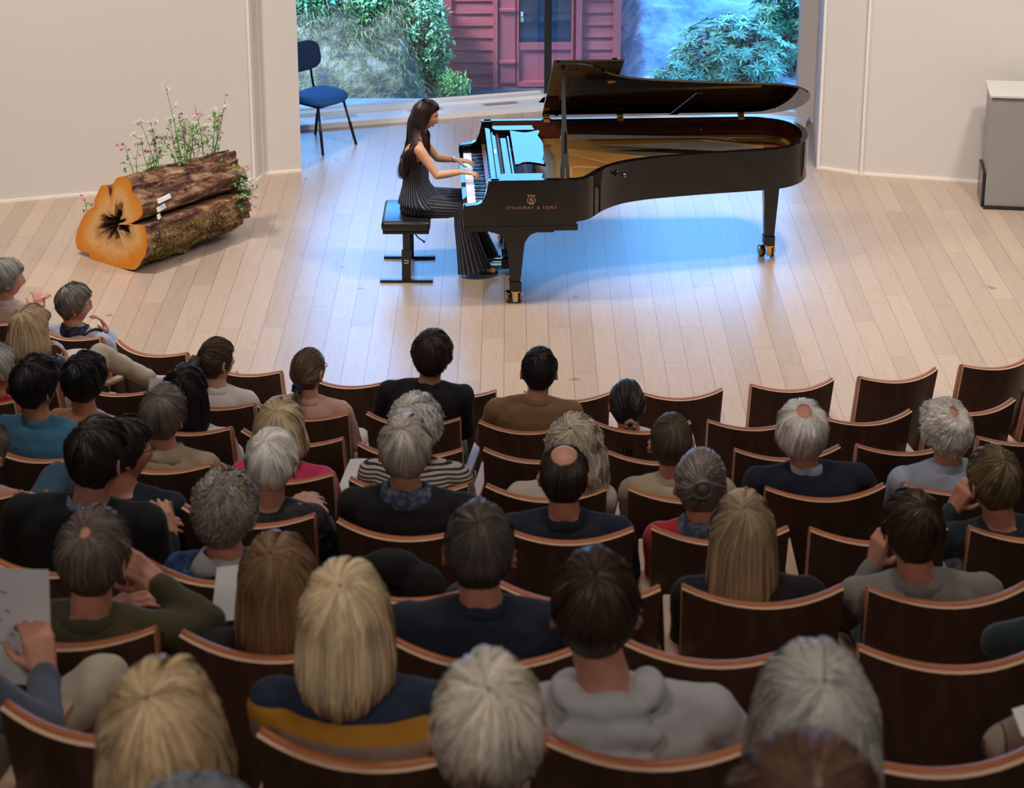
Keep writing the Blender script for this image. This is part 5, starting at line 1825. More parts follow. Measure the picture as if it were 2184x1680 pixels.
def make_person(label, base, rz, hd, yaw=0, pitch=0, roll=0, style='short', hair=(.05, .04, .03), skin='fair', top=None, sleeves=1.0, trousers=None,
                w=.185, collar=None, arms_=None, hands=None, fine=False, glasses=None, extra=None, seed=0, hkw=None, bare=False, cut=1.0, hscale=1.0, nk=0.0):
    rnd = random.Random(seed)
    t = thing('person', label, 'person', base, rz, 'people seated in the audience')
    hx, hz = hd
    hz -= .014
    T = Vector
    Mh = Matrix.Translation((hx, .12, hz)) @ Matrix.Rotation(R(yaw), 4, 'Z') @ Matrix.Rotation(R(pitch), 4, 'X') @ Matrix.Rotation(R(roll), 4, 'Y') @ Matrix.Scale(hscale, 4)
    J = dict(w=w)
    sx_ = hx * .55
    J['sh'] = T((sx_, .125, hz - .222 - nk)); J['neck'] = T((hx * .75, .112, hz - .148 - nk * .8)); J['hip'] = T((0, .215, .50))
    J['shL'] = T((sx_ - w + .01, .125, hz - .212 - nk)); J['shR'] = T((sx_ + w - .01, .125, hz - .212 - nk))
    ez = min(.80, hz - .42)
    J['elL'] = T((-w - .035, .20, ez)); J['elR'] = T((w + .035, .20, ez))
    J['wrL'] = T((-.085, .43, .63)); J['wrR'] = T((.085, .43, .63))
    for k, v in (arms_ or {}).items(): J[k] = T(v)
    J['hipL'] = T((-.085, .22, .53)); J['hipR'] = T((.085, .22, .53))
    J['knL'] = T((-.12, .60, .535)); J['knR'] = T((.12, .60, .535)); J['anL'] = T((-.12, .64, .10)); J['anR'] = T((.12, .64, .10))
    if hands and 'legs' in hands:
        for k, v in hands['legs'].items(): J[k] = T(v)
    mb = MB()
    vs, fs = head_verts(Mh); mb.add(vs, fs)
    ears(mb, Mh)
    mb.capsule(Mh @ T((0, -.025, -.065)), .052, J['neck'] - T((0, 0, .02)), .060)
    torso(mb, J, -.006)
    arms(mb, J, -.004)
    legs(mb, J, -.006)
    for s, sg in (('L', -1), ('R', 1)):
        mb.capsule(J['an' + s], .036, J['an' + s] + T((0, .13, -.045)), .028)
        hinfo = (hands or {}).get(s)
        if hinfo:
            d, nn, cu, sd = hinfo
        else:
            d, nn, cu, sd = (T((-sg * .5, .8, -.15)), T((0, .15, 1)), .55, -1 if s == 'L' else -1)
        wr = J['wr' + s]
        sideflag = {('L'): 1, ('R'): -1}[s] if sd is None or abs(sd) == 1 and hinfo is None else (sd or 1)
        hand(mb, wr, d, nn, sideflag, cu, sz=1.02)
    body = mb.build('body', SK[skin], t)
    mod(body, 'REMESH', mode='VOXEL', voxel_size=.006 if fine else .0095, use_smooth_shade=True)
    mod(body, 'SMOOTH', factor=.5, iterations=3 if fine else 2)
    # eyes
    for s in (-1, 1):
        mb = MB(); mb.sphere(Mh @ T((s * .031, .0605, .012)), .0120, 10); e = mb.build('eye', EYEW, t)
        mb = MB(); mb.sphere(Mh @ T((s * .031, .0680, .012)), .0055, 8); mb.build('iris', EYEI, e)
    # clothes
    if top is not None:
        mb = MB()
        torso(mb, J, .010, hi=.985 if not bare else .82)
        if not bare:
            arms(mb, J, .010 if sleeves >= .9 else .012, upto=.96 if sleeves >= .9 else sleeves)
            if sleeves >= .9:
                for s in 'LR':
                    wr = J['wr' + s]; el = J['el' + s]; mb.capsule(el.lerp(wr, .80), .040, el.lerp(wr, .93), .037)
        o = mb.build('top', top, t)
        mod(o, 'REMESH', mode='VOXEL', voxel_size=.009, use_smooth_shade=True)
        mod(o, 'SMOOTH', factor=.6, iterations=6)
        mod(o, 'DISPLACE', texture=ctex, strength=.016, mid_level=.5, texture_coords='LOCAL')
    mb = MB()
    legs(mb, J, .010, ank=False)
    mb.add(*loft_vs([ell(J['hip'] + T((0, 0, z)), rx, ry) for z, rx, ry in ((-.045, .12, .10), (-.02, .172, .135), (.06, .175, .135), (.13, .155, .122))]))
    o = mb.build('trousers', trousers or cloth('dark_trousers', (.025, .027, .035)), t)
    mod(o, 'REMESH', mode='VOXEL', voxel_size=.011, use_smooth_shade=True)
    mod(o, 'SMOOTH', factor=.6, iterations=5)
    mod(o, 'DISPLACE', texture=ctex, strength=.026, mid_level=.5, texture_coords='LOCAL')
    for s in 'LR':
        a = J['an' + s]
        mb = MB(); mb.capsule(a + T((0, -.01, -.052)), .040, a + T((0, .15, -.062)), .034); mb.capsule(a + T((0, -.005, -.02)), .042, a + T((0, .05, -.045)), .040)
        o = mb.build('shoe', mat('shoe_black', (.012, .011, .011), .35), t); mod(o, 'REMESH', mode='VOXEL', voxel_size=.008, use_smooth_shade=True)
    if collar:
        kind, cm = collar
        mb = MB()
        N_ = J['neck']; axx = Mh.to_3x3() @ T((0, 0, 1))
        if kind == 'shirt':
            rr = [(-.030, .078, .064), (-.004, .064, .058), (.022, .060, .056), (.024, .063, .059), (.002, .074, .066), (-.022, .088, .070)]
        elif kind == 'scarf':
            rr = [(-.045, .085, .08), (-.03, .105, .088), (.0, .098, .084), (.030, .084, .076), (.034, .068, .066), (.0, .07, .07)]
        elif kind == 'wide':
            rr = [(-.035, .085, .08), (-.002, .075, .072), (.028, .073, .070), (.030, .080, .070), (-.01, .108, .082), (-.040, .140, .086)]
        else:
            rr = [(-.03, .08, .075), (-.004, .075, .07), (.012, .070, .066), (.012, .076, .072), (-.02, .094, .088)]
        rings = [ell(N_ + T((0, -.004, 0)) + T((0, 0, z)), rx, ry, 24) for z, rx, ry in rr]
        # a little irregular, dipping at the front
        for q, rg in enumerate(rings):
            for k, p in enumerate(rg):
                rg[k] = p + T((0, 0, -.020 * max(0, math.sin(2 * PI * k / 24)) + .004 * math.sin(k * 1.7 + q)))
        rings.append(rings[0])
        mb.loft(rings, caps=False)
        mb.build('collar' if kind != 'scarf' else 'scarf', cm, t)
    if style:
        add_hair(t, Mh, style, hair, rnd, **(hkw or {}))
    if glasses is not None:
        spectacles(t, Mh, *glasses)
    if extra:
        extra(t, J, Mh, rnd)
    return t
def loft_vs(rings):
    q = MB(); q.loft(rings)
    return q.v, q.f

# --- clothing materials
C_WHITE = cloth('white_blouse', (.62, .60, .58)); C_PINKW = cloth('pale_pink_shirt', (.58, .46, .44)); C_LBLUE = cloth('pale_blue_shirt', (.36, .42, .56))
C_NAVY = cloth('navy_wool', (.006, .013, .032), sheen=0.03); C_BLACK = cloth('black_cloth', (.004, .005, .007), sheen=0.02); C_TEAL = cloth('teal_blue_shirt', (.035, .16, .28))
C_BEIGE = cloth('beige_coat', (.36, .28, .20)); C_BROWN = cloth('brown_twill', (.20, .115, .05)); C_PINK = cloth('hot_pink', (.60, .04, .13))
C_RED = cloth('red_cardigan', (.42, .012, .022)); C_OLIVE = cloth('olive_fleece', (.050, .045, .018)); C_GREY = cloth('grey_sweater', (.20, .20, .19))
C_HOOD = cloth('pale_grey_hoodie', (.42, .43, .46)); C_SAND = cloth('sand_shirt', (.44, .37, .27)); C_OFFW = cloth('cream_top', (.52, .48, .42))
C_BLUSH = cloth('blush_blouse', (.55, .34, .28)); C_TANT = cloth('beige_trousers', (.46, .41, .33)); C_DENIM = cloth('denim_blue', (.03, .08, .14)); C_GREYT = cloth('grey_trousers', (.12, .12, .125))
C_SLATE = cloth('slate_blue_shirt', (.06, .08, .13)); C_DTEAL = cloth('dark_teal_jacket', (.006, .020, .028)); C_STRAP = mat('black_strap', (.01, .01, .01), .6)
C_STRIPE = band_mat('breton_stripes', [(0.0, (.50, .46, .40)), (.55, (.018, .02, .035))], 'Z', 62, 0, True)
C_BANDS = band_mat('banded_sweater', [(0.0, (.012, .03, .05)), (.45, (.30, .06, .04)), (.50, (.045, .075, .075)), (.568, (.30, .22, .19)), (.685, (.46, .22, .02)), (.791, (.012, .022, .055))], 'Z', 2.35, -1.50)
C_FLORAL = print_mat('dark_floral', (.012, .014, .02), (.03, .03, .045), (.35, .33, .32), 22)
C_BLOOM = print_mat('blue_green_floral', (.015, .03, .11), (.03, .08, .22), (.16, .38, .36), 14)
C_DENCOL = print_mat('speckled_blue_grey', (.10, .13, .19), (.20, .24, .32), (.33, .38, .46), 60)
C_SCARF = print_mat('grey_blue_scarf', (.05, .07, .13), (.13, .17, .25), (.36, .38, .42), 40)
C_BSCARF = print_mat('navy_pattern_scarf', (.01, .015, .04), (.03, .05, .12), (.25, .25, .32), 30)
C_KNIT = band_mat('ribbed_knit', [(0.0, (.30, .24, .20)), (.86, (.07, .055, .05))], 'X', 26, 0, True)
PAPER = mat('programme_paper', (.72, .73, .78), .6)

def face_up_hand(d=(0, .2, 1), n=(0, -1, .2), c=.9, s=1): return (Vector(d), Vector(n), c, s)
PEO = []
def P(r, seat, hx, hz, label, **kw):
    x, y, a = SEATS[r][seat] if isinstance(seat, int) else seat
    PEO.append((r, x, y, a, hx, hz, label, kw))
GREY = (.40, .39, .38); DGREY = (.13, .12, .115); BLK = (.012, .012, .014); DBR = (.035, .022, .016); BRN = (.075, .045, .028); BLD = (.66, .52, .33); PLAT = (.86, .70, .46); WHT = (.85, .84, .82); SALT = (.55, .52, .47); AUB = (.24, .14, .07)
P(1, 0, .094, 1.192, 'grey haired person in a pale shirt with raised hands, cut by the left frame edge', yaw=-38, style='short', hair=GREY, skin='rosy', top=C_PINKW, collar=('shirt', C_PINKW), fine=True,
  arms_=dict(wrR=(.105, .36, .88), wrL=(.03, .40, .86), elR=(.25, .26, .70), elL=(-.16, .28, .68)), hands={'R': (Vector((-.25, .25, 1)), Vector((.9, -.4, .1)), 1.0, 1), 'L': (Vector((.35, .15, 1)), Vector((-.7, -.4, .1)), .9, -1)})
def strap(t, J, M, rnd):
    mb = MB(); P_ = spline([J['shR'] + Vector((-.04, .06, .05)), J['shR'] + Vector((-.06, -.01, .07)), J['sh'] + Vector((.02, -.115, -.02)), J['sh'] + Vector((-.12, -.13, -.22))], 5)
    mb.tube(P_, .011, 8); mb.build('strap', C_STRAP, t)
P(1, 1, -.031, 1.09, 'person with shaggy grey hair, pale blue shirt and black shoulder strap, hand on chin', yaw=-42, style='full', hair=(.20, .18, .16), skin='rosy', top=C_LBLUE, collar=('scarf', C_BSCARF), glasses=(0, 0), extra=strap, fine=True,
  arms_=dict(wrR=(.085, .275, .865), elR=(.23, .26, .68)), hands={'R': (Vector((-.30, -.25, 1)), Vector((.5, .6, .1)), .8, 1)})
def specs_up(t, J, M, rnd):
    spectacles(t, M @ Matrix.Rotation(R(38), 4, 'X'), .03, -.012)
P(2, 0, .029, 1.151, 'person with a straight blonde bob and glasses pushed up, beige trousers with crossed leg', yaw=-26, style='bob', hair=BLD, top=C_NAVY, extra=specs_up, trousers=C_TANT, fine=True,
  arms_=dict(wrR=(.08, .36, .88), elR=(.24, .25, .70)), hands={'R': (Vector((-.3, -.35, 1)), Vector((.6, .6, .1)), .6, 1), 'legs': dict(knR=(.12, .60, .82), anR=(.30, .84, .60), knL=(-.10, .60, .535))}, hkw=dict(over=dict(zend=-.145, part=.10)))
P(3, 0, .074, 1.061, 'grey haired person in red, only the face edge showing at the left frame edge', yaw=-28, style='short', hair=GREY, skin='rosy', top=C_RED, collar=('shirt', C_RED))
P(4, 0, -.04, 1.195, 'person with thick short black hair and a blue fleece at the left edge', yaw=-22, style='short', hair=BLK, skin='tan', top=C_TEAL, collar=('shirt', C_TEAL), hkw=dict(over=dict(th=.020)))
def cami(t, J, M, rnd):
    mb = MB()
    for s in (-1, 1):
        mb.tube(spline([J['neck'] + Vector((s * .105, .02, -.045)), J['neck'] + Vector((s * .100, -.055, -.06)), J['sh'] + Vector((s * .085, -.115, -.08))], 5), .009, 6)
    mb.build('shoulder_strap', C_WHITE, t)
P(3, 1, 0.0, 1.076, 'person with short bobbed black hair and bare shoulders in a white strap top', yaw=-14, style='pixie', hair=BLK, skin='tan', top=C_WHITE, bare=True, extra=cami, w=.17, hkw=dict(over=dict(th=.026, hl=-.02, wv=.014)))
P(3, 2, -.024, 1.059, 'person with very long black hair falling over a seat back, holding a white sheet', yaw=-12, style='long', hair=BLK, skin='tan', top=C_WHITE, w=.17, hkw=dict(over=dict(zend=-.34, th=.022)), arms_=dict(wrL=(-.27, .42, .78), elL=(-.26, .22, .70)))
P(2, 2, -.004, 1.132, 'person with a high brown ponytail and white blouse in three quarter view', yaw=-34, style='tied', hair=BRN, top=C_WHITE, w=.165, collar=('shirt', C_WHITE), trousers=C_OFFW, hkw=dict(pole=(0, -.80, .45), tail=((0, -.118, .060), (.0, -.165, -.30), .042)))
P(4, 1, .002, 1.113, 'person with short grey brown hair and a beige coat with turned down collar', yaw=-6, style='full', hair=(.17, .14, .12), skin='rosy', top=C_BEIGE, w=.185, collar=('wide', C_BEIGE), glasses=(0, 0))
P(2, 3, -.001, 1.13, 'person with light brown hair in a low tail, pink blouse with lace panels', yaw=-16, style='tied', hair=(.13, .08, .05), top=C_BLUSH, w=.175, collar=('shirt', C_BLUSH), trousers=C_OFFW, glasses=(0, 0), hkw=dict(pole=(.02, -.93, -.25), tail=((0, -.095, -.055), (.02, -.10, -.27), .022), scrunch=(.01, .03, .10)))
P(2, 4, .083, 1.254, 'tall person with tousled dark hair and a black jacket in the second row', style='full', hair=DBR, skin='fair', top=C_BLACK, w=.20, collar=('shirt', C_BLACK), hkw=dict(over=dict(th=.020, spike=.012, hl=.01)))
P(2, 5, .058, 1.198, 'person with cropped dark hair in a brown collared shirt', style='short', hair=(.020, .015, .013), top=C_BROWN, w=.20, collar=('shirt', C_BROWN), hkw=dict(over=dict(hl=.012, th=.012)))
P(2, 6, -.075, 1.016, 'small person with sleek black hair held by a beige scrunchie', style='tied', hair=(.012, .011, .012), skin='tan', top=C_WHITE, w=.165, hkw=dict(over=dict(th=.014), pole=(.05, -.93, -.28), tail=((.01, -.100, -.060), (.01, -.10, -.26), .034), scrunch=(.40, .26, .18)))
P(4, 2, -.011, 1.089, 'person with a short blonde bob and a bright pink top', yaw=-4, style='bob', hair=(.58, .47, .30), skin='fair', top=C_PINK, w=.175, sleeves=1.0, hkw=dict(over=dict(zend=-.105, part=.10)))
P(4, 3, .013, 1.154, 'person with spiky pale grey hair and a striped top, behind the person in black', style='fluffy', hair=(.64, .64, .64), top=C_STRIPE, w=.185)
P(4, 4, .108, 1.078, 'person with loose curly ash blonde hair and a cream top', yaw=-6, style='wavy', hair=(.54, .48, .38), top=C_OFFW, w=.175)
P(4, 5, -.065, 1.113, 'person with cropped dark blond hair and a sand coloured shirt', style='crop', hair=(.10, .075, .05), skin='rosy', top=C_SAND, w=.185, collar=('shirt', C_SAND), hkw=dict(over=dict(hl=.01)))
def clasp(t, J, M, rnd): pass
P(6, 0, .131, 1.263, 'large dark haired person in a black sweater over a blue grey shirt collar', yaw=-18, style='short', hair=(.028, .024, .022), skin='rosy', top=C_BLACK, w=.215, collar=('shirt', C_DENCOL), fine=True,
  arms_=dict(elR=(.29, .22, .74), wrR=(.24, .40, .84), elL=(-.25, .2, .72), wrL=(.12, .44, .82)), hands={'R': (Vector((-.4, .35, .8)), Vector((.3, -.6, .5)), .9, 1), 'L': (Vector((.8, .1, .45)), Vector((0, -.6, .7)), .9, -1)})
P(5, 1, .041, 1.106, 'person in navy with dark hair, in profile behind the large dark haired person', yaw=-55, style='short', hair=(.03, .022, .018), skin='rosy', top=C_NAVY, w=.19, glasses=(0, 0), trousers=C_GREYT)
P(5, 2, .066, 1.101, 'person with smooth short white hair, bare neck and a dark floral dress', yaw=-4, style='pixie', hair=WHT, skin='fair', top=C_FLORAL, w=.175, sleeves=.75, fine=True, bare=False, hkw=dict(over=dict(wv=.003, hl=.012)),
  arms_=dict(elR=(.26, .2, .70), wrR=(.17, .42, .745), elL=(-.22, .2, .70), wrL=(.02, .45, .74)), hands={'R': (Vector((-.8, .3, .45)), Vector((.2, -.4, .8)), .75, 1), 'L': (Vector((.85, .2, .4)), Vector((-.1, -.4, .8)), .75, -1)})
def hairband(t, J, M, rnd):
    spectacles(t, M @ Matrix.Rotation(R(62), 4, 'X'), .035, -.02)
P(6, 1, -.009, 1.089, 'person with grey curls and a blue green floral top with pale collar', yaw=-10, style='curly', hair=(.34, .31, .28), skin='rosy', top=C_BLOOM, w=.175, collar=('wide', C_HOOD), extra=hairband, hkw=dict(over=dict(th=.013, hl=0)))
P(5, 3, -.009, 1.192, 'person with short ash grey hair, patterned scarf and black sweater', style='short', hair=SALT, skin='rosy', top=C_BLACK, w=.205, collar=('scarf', C_SCARF), hkw=dict(over=dict(th=.017)))
P(5, 4, -.007, 1.109, 'balding dark haired person with a shiny pink crown in a navy sweater', style='bald', hair=(.035, .028, .025), skin='rosy', top=C_NAVY, w=.195, collar=('crew', C_NAVY), hkw=dict(over=dict(phi0=40), pole=(0, -.15, .98)))
P(5, 5, -.066, 1.08, 'person with grey hair pinned in a small bun and a red cardigan', style='tied', hair=(.20, .18, .17), skin='rosy', top=C_RED, w=.175, collar=('scarf', C_SCARF), hkw=dict(pole=(0, -.85, .40), bun=True, over=dict(th=.014, hl=-.01)))
P(4, 6, -.083, 1.157, 'silver haired person with a bald patch and a navy blazer', style='full', hair=(.74, .73, .72), skin='rosy', top=C_NAVY, w=.215, collar=('shirt', C_LBLUE), hkw=dict(over=dict(phi0=26, hl=-.034, th=.022, spike=.004, fade=.25), pole=(0, -.30, .95)))
P(4, 7, -.048, 1.139, 'person with tufts of white hair and glasses in a pale blue shirt', yaw=22, style='fluffy', hair=(.84, .82, .80), skin='rosy', top=C_LBLUE, w=.195, collar=('shirt', C_LBLUE), glasses=(0, 0), hkw=dict(over=dict(phi0=16, th=.012)))
P(5, 7, -.134, 1.083, 'young person with blond brown hair leaning on the left hand at the right edge', yaw=16, style='full', hair=(.17, .115, .06), skin='rosy', top=C_DTEAL, w=.185, fine=True, hkw=dict(over=dict(hl=.006, wv=.006, spike=0)),
  arms_=dict(elL=(-.33, .22, .74), wrL=(-.235, .24, .915), elR=(.22, .2, .7)), hands={'L': (Vector((.35, -.15, .9)), Vector((-.7, -.5, .2)), 1.1, -1)})
P(6, 5, -.094, 1.095, 'young person with short brown hair and a grey crew neck sweater, fist at mouth', yaw=14, style='short', hair=(.055, .034, .022), skin='rosy', top=C_GREY, w=.20, collar=('crew', C_GREY), fine=True, hkw=dict(over=dict(hl=.012, th=.016)),
  arms_=dict(elL=(-.25, .26, .72), wrL=(-.165, .28, .885)), hands={'L': (Vector((.15, -.05, 1)), Vector((-.8, -.4, .1)), 1.25, -1)})
P(6, 4, -.052, 1.09, 'person with long straight blonde hair over a black top', style='long', hair=(.42, .32, .21), skin='fair', top=C_BLACK, w=.185, hkw=dict(over=dict(zend=-.27, wv=.006, part=.10)))
P(7, 0, .059, 1.103, 'person with thinning grey brown hair in an olive fleece, hand behind the right ear', yaw=-10, style='thin', hair=(.15, .12, .10), skin='rosy', top=C_OLIVE, w=.20, collar=('crew', C_OLIVE), fine=True, hkw=dict(over=dict(phi0=12, wv=.014, th=.016, n=900, w=.0034)),
  arms_=dict(elR=(.34, .19, .88), wrR=(.20, .20, .985), elL=(-.25, .2, .70), wrL=(.02, .36, .80)), hands={'R': (Vector((-.75, -.05, .6)), Vector((.3, -.7, .5)), 1.2, 1), 'L': (Vector((.75, -.1, .5)), Vector((-.1, -.5, .7)), .8, -1)})
P(7, 1, -.003, 1.063, 'person with a long auburn blond bob and dark clothes', style='longbob', hair=(.27, .165, .085), skin='fair', top=C_BLACK, w=.175, hkw=dict(over=dict(zend=-.19, th=.018, part=.10)))
P(8, 1, -.07, 1.179, 'person with a platinum bob in a sweater banded navy, mustard, taupe and green', yaw=-5, style='longbob', hair=PLAT, skin='fair', top=C_BANDS, w=.195, hkw=dict(over=dict(zend=-.165, th=.012, wv=.003, part=.10)))
P(7, 2, -.03, 1.17, 'person with short grey brown hair and large ears in a navy suit jacket', style='short', hair=(.10, .085, .075), skin='rosy', top=C_NAVY, w=.21, collar=('shirt', C_NAVY), hkw=dict(over=dict(hl=.008)))
def hood(t, J, M, rnd):
    mb = MB()
    S_ = J['neck']
    for (dx, dy, dz, rx, ry, rz) in ((0, -.075, -.005, .100, .038, .032), (0, -.095, -.055, .120, .040, .045), (0, -.108, -.115, .100, .036, .055), (-.085, -.02, .005, .040, .075, .035), (.085, -.02, .005, .040, .075, .035), (0, -.115, -.175, .060, .026, .040)):
        mb.sphere(S_ + Vector((dx, dy, dz)), 1.0, 16, sc3=(rx, ry, rz))
    o = mb.build('hood', C_HOOD, t); mod(o, 'REMESH', mode='VOXEL', voxel_size=.007, use_smooth_shade=True); mod(o, 'SMOOTH', factor=.5, iterations=5)
    mod(o, 'DISPLACE', texture=ctex, strength=.030, mid_level=.5, texture_coords='LOCAL')
P(8, 2, -.117, 1.199, 'tall person with brown hair tufted on top in a pale grey hoodie', style='short', hair=(.050, .030, .020), skin='rosy', top=C_HOOD, w=.205, extra=hood, nk=.035, hkw=dict(over=dict(hl=.012, th=.014)), collar=('crew', C_BLACK))
P(9, 0, .03, 1.175, 'person with a golden blonde rounded bob near the bottom left', style='bob', hair=(.66, .50, .30), skin='fair', top=C_NAVY, w=.185, hkw=dict(over=dict(th=.018, zend=-.115, flare=.012, wv=.008, part=.10), nmul=1.5))
P(9, 1, .001, 1.205, 'person with wavy whitish hair and black clothes near the bottom centre', style='full', hair=(.80, .74, .64), skin='rosy', top=C_BLACK, w=.20, collar=('shirt', C_BLACK), hkw=dict(over=dict(th=.010, wv=.012), nmul=1.5))
P(9, 2, -.04, 1.21, 'person with smooth silver hair parted at the crown near the bottom right', style='bob', hair=(.50, .49, .47), skin='fair', top=C_SLATE, w=.185, hkw=dict(over=dict(th=.017, zend=-.15, flare=.010, wv=.008, part=.10), nmul=1.5))
P(10, 1, .027, 1.331, 'person with reddish brown hair, the lowest head at the bottom right', style='full', hair=(.13, .07, .045), skin='fair', top=C_NAVY, w=.19, hkw=dict(nmul=1.3))
P(10, 0, -.002, 1.281, 'person with blue grey hair just peeking over the bottom frame edge', style='short', hair=(.26, .27, .30), skin='fair', top=C_NAVY, w=.19, hkw=dict(nmul=1.3))
P(5, 0, .05, 1.056, 'person in a pink shirt and jeans', yaw=-10, style='short', hair=(.14, .12, .11), skin='rosy', top=C_BLUSH, w=.19, trousers=C_DENIM, arms_=dict(elR=(.27, .22, .78), wrR=(.15, .44, .66)), hands={'legs': dict(knR=(.10, .60, .72), anR=(.10, .70, .28))})
P(8, EXTRA[8][0], -.02, 1.16, 'person in a slate blue shirt holding a printed sheet at the left edge', style='short', hair=GREY, skin='rosy', top=C_SLATE, w=.20, trousers=C_TANT, fine=True,
  arms_=dict(elR=(.36, .16, .80), wrR=(.275, .38, .80)), hands={'R': (Vector((-.25, .35, .75)), Vector((.5, -.6, .3)), 1.1, 1), 'legs': dict(knR=(.33, .60, .66), anR=(.30, .66, .10))})
P(7, EXTRA[7][0], -.02, 1.15, 'person in a dark teal jacket, only the left arm inside the right frame edge', style='short', hair=DGREY, skin='rosy', top=C_DTEAL, w=.21, arms_=dict(elL=(-.40, .20, .86), wrL=(-.22, .48, .62)))
P(8, EXTRA[8][1], -.02, 1.16, 'person in a ribbed beige knit, only an arm inside the bottom right frame edge', style='short', hair=GREY, skin='fair', top=C_KNIT, w=.20, arms_=dict(elL=(-.38, .18, .84), wrL=(-.20, .40, .66)))
P(6, EXTRA[6][0], 0, 1.10, 'person in a teal sleeve, only an elbow inside the left frame edge', style='short', hair=GREY, skin='fair', top=cloth('teal_knit', (.02, .22, .22)), w=.19, arms_=dict(elR=(.30, .20, .80), wrR=(.16, .42, .66)))
for n_, (r, x, y, a, hx, hz, label, kw) in enumerate(PEO):
    make_person(label, (x, y, RISE * (r - 1)), R(a), (hx, hz), seed=100 + n_, **kw)

# --- papers and coats held or left on seats
def sheet(label, base, rz, c, ux, uy, name='programme_sheet', lines=False):
    t = thing(name, label, 'paper', base, rz)
    c = Vector(c); ux = Vector(ux); uy = Vector(uy)
    nn = ux.cross(uy).normalized()
    mb = MB(); NX = 8
    vs = []
    for j in range(2):
        for i in range(NX + 1):
            f = i / NX
            b = nn * (.012 * math.sin(f * PI))
            vs.append(c + ux * (f - .5) + uy * (j - .5) + b)
    n0 = len(vs)
    vs += [v + nn * .0008 for v in vs]
    fs = [(i, i + 1, NX + 2 + i, NX + 1 + i) for i in range(NX)] + [(n0 + NX + 1 + i, n0 + NX + 2 + i, n0 + i + 1, n0 + i) for i in range(NX)]
    mb.add(vs, fs)
    mb.build('sheet', PAPER, t)
    if lines:
        mb = MB()
        for (u0, u1, v) in ((-.42, .02, .28), (-.42, .05, .12), (-.42, -.05, .04), (-.42, .10, -.08), (-.42, .0, -.16)):
            for sgn in (1, -1):
                q = [c + ux * a + uy * b + nn * (.0012 * sgn + .012 * math.sin((a + .5) * PI) + (.0008 if sgn > 0 else 0)) for a, b in ((u0, v), (u1, v), (u1, v + .022), (u0, v + .022))]
                mb.add(q, [(0, 1, 2, 3) if sgn > 0 else (3, 2, 1, 0)])
        mb.build('print', mat('print_grey', (.35, .36, .40), .7), t, smooth=False)
    return t
def seat_frame_(r, s):
    x, y, a = SEATS[r][s] if isinstance(s, int) else s
    return (x, y, RISE * (r - 1)), R(a)
b, rz = seat_frame_(8, EXTRA[8][0]); sheet('white printed sheet held up by the person in slate blue at left', b, rz, (.16, .46, .875), (.21, 0, 0), (0, .03, .29), lines=True)
b, rz = seat_frame_(2, 0); sheet('small white booklet on the lap of the person with beige trousers', b, rz, (.10, .34, .90), (.13, .05, .02), (0, .10, .05))
b, rz = seat_frame_(3, 2); sheet('white sheet beside the very long black hair', b, rz, (-.30, .42, .84), (.14, 0, 0), (.04, .05, .24))
b, rz = seat_frame_(7, 0); sheet('white sheet beside the elbow of the olive fleece', b, rz, (.36, .50, .80), (.16, .05, 0), (0, .10, .12))
b, rz = seat_frame_(4, 2); sheet('white booklet beside the bright pink sleeve', b, rz, (.22, .50, .70), (.14, 0, 0), (.02, .18, .08))
b, rz = seat_frame_(8, 3); sheet('white papers by the seat rail at the bottom right corner', b, rz, (.28, .13, .935), (.16, .02, .01), (0, .09, .01))
def heap(label, name, base, rz, balls, m, strength=.03):
    t = thing(name, label, 'coat', base, rz)
    mb = MB()
    for (x, y, z, rx, ry, rz_) in balls:
        mb.sphere((x, y, z), 1.0, 14, sc3=(rx, ry, rz_))
    o = mb.build('cloth', m, t); mod(o, 'REMESH', mode='VOXEL', voxel_size=.009, use_smooth_shade=True); mod(o, 'SMOOTH', factor=.5, iterations=4); mod(o, 'DISPLACE', texture=ctex, strength=strength, mid_level=.5, texture_coords='LOCAL')
    return t
b, rz = seat_frame_(6, 2)
heap('black fleece coat draped over a seat beside the navy suit', 'draped_coat', b, rz, ((-.14, .06, .93, .07, .05, .08), (-.04, .07, .97, .10, .045, .06), (.05, .06, .93, .07, .05, .07), (-.06, .12, .80, .19, .07, .14), (-.09, .20, .62, .17, .12, .16), (.04, .22, .58, .12, .12, .14)), C_BLACK)
heap('black hooded jacket bundled on the seat beside the draped coat', 'bundled_jacket', b, rz, ((.18, .18, .78, .09, .10, .09), (.16, .25, .60, .10, .13, .14)), cloth('jacket_black', (.010, .012, .016)))
b, rz = seat_frame_(3, 1)
t = heap('black handbag with a curved strap between two seats', 'handbag', b, rz, ((.32, .40, .62, .09, .05, .10),), mat('bag_black', (.012, .012, .014), .3), .008)
t['category'] = 'bag'
mb = MB(); mb.tube(spline([(.24, .40, .70), (.27, .38, .82), (.37, .38, .83), (.40, .40, .70)], 6), .006, 6); mb.build('strap', C_STRAP, t)

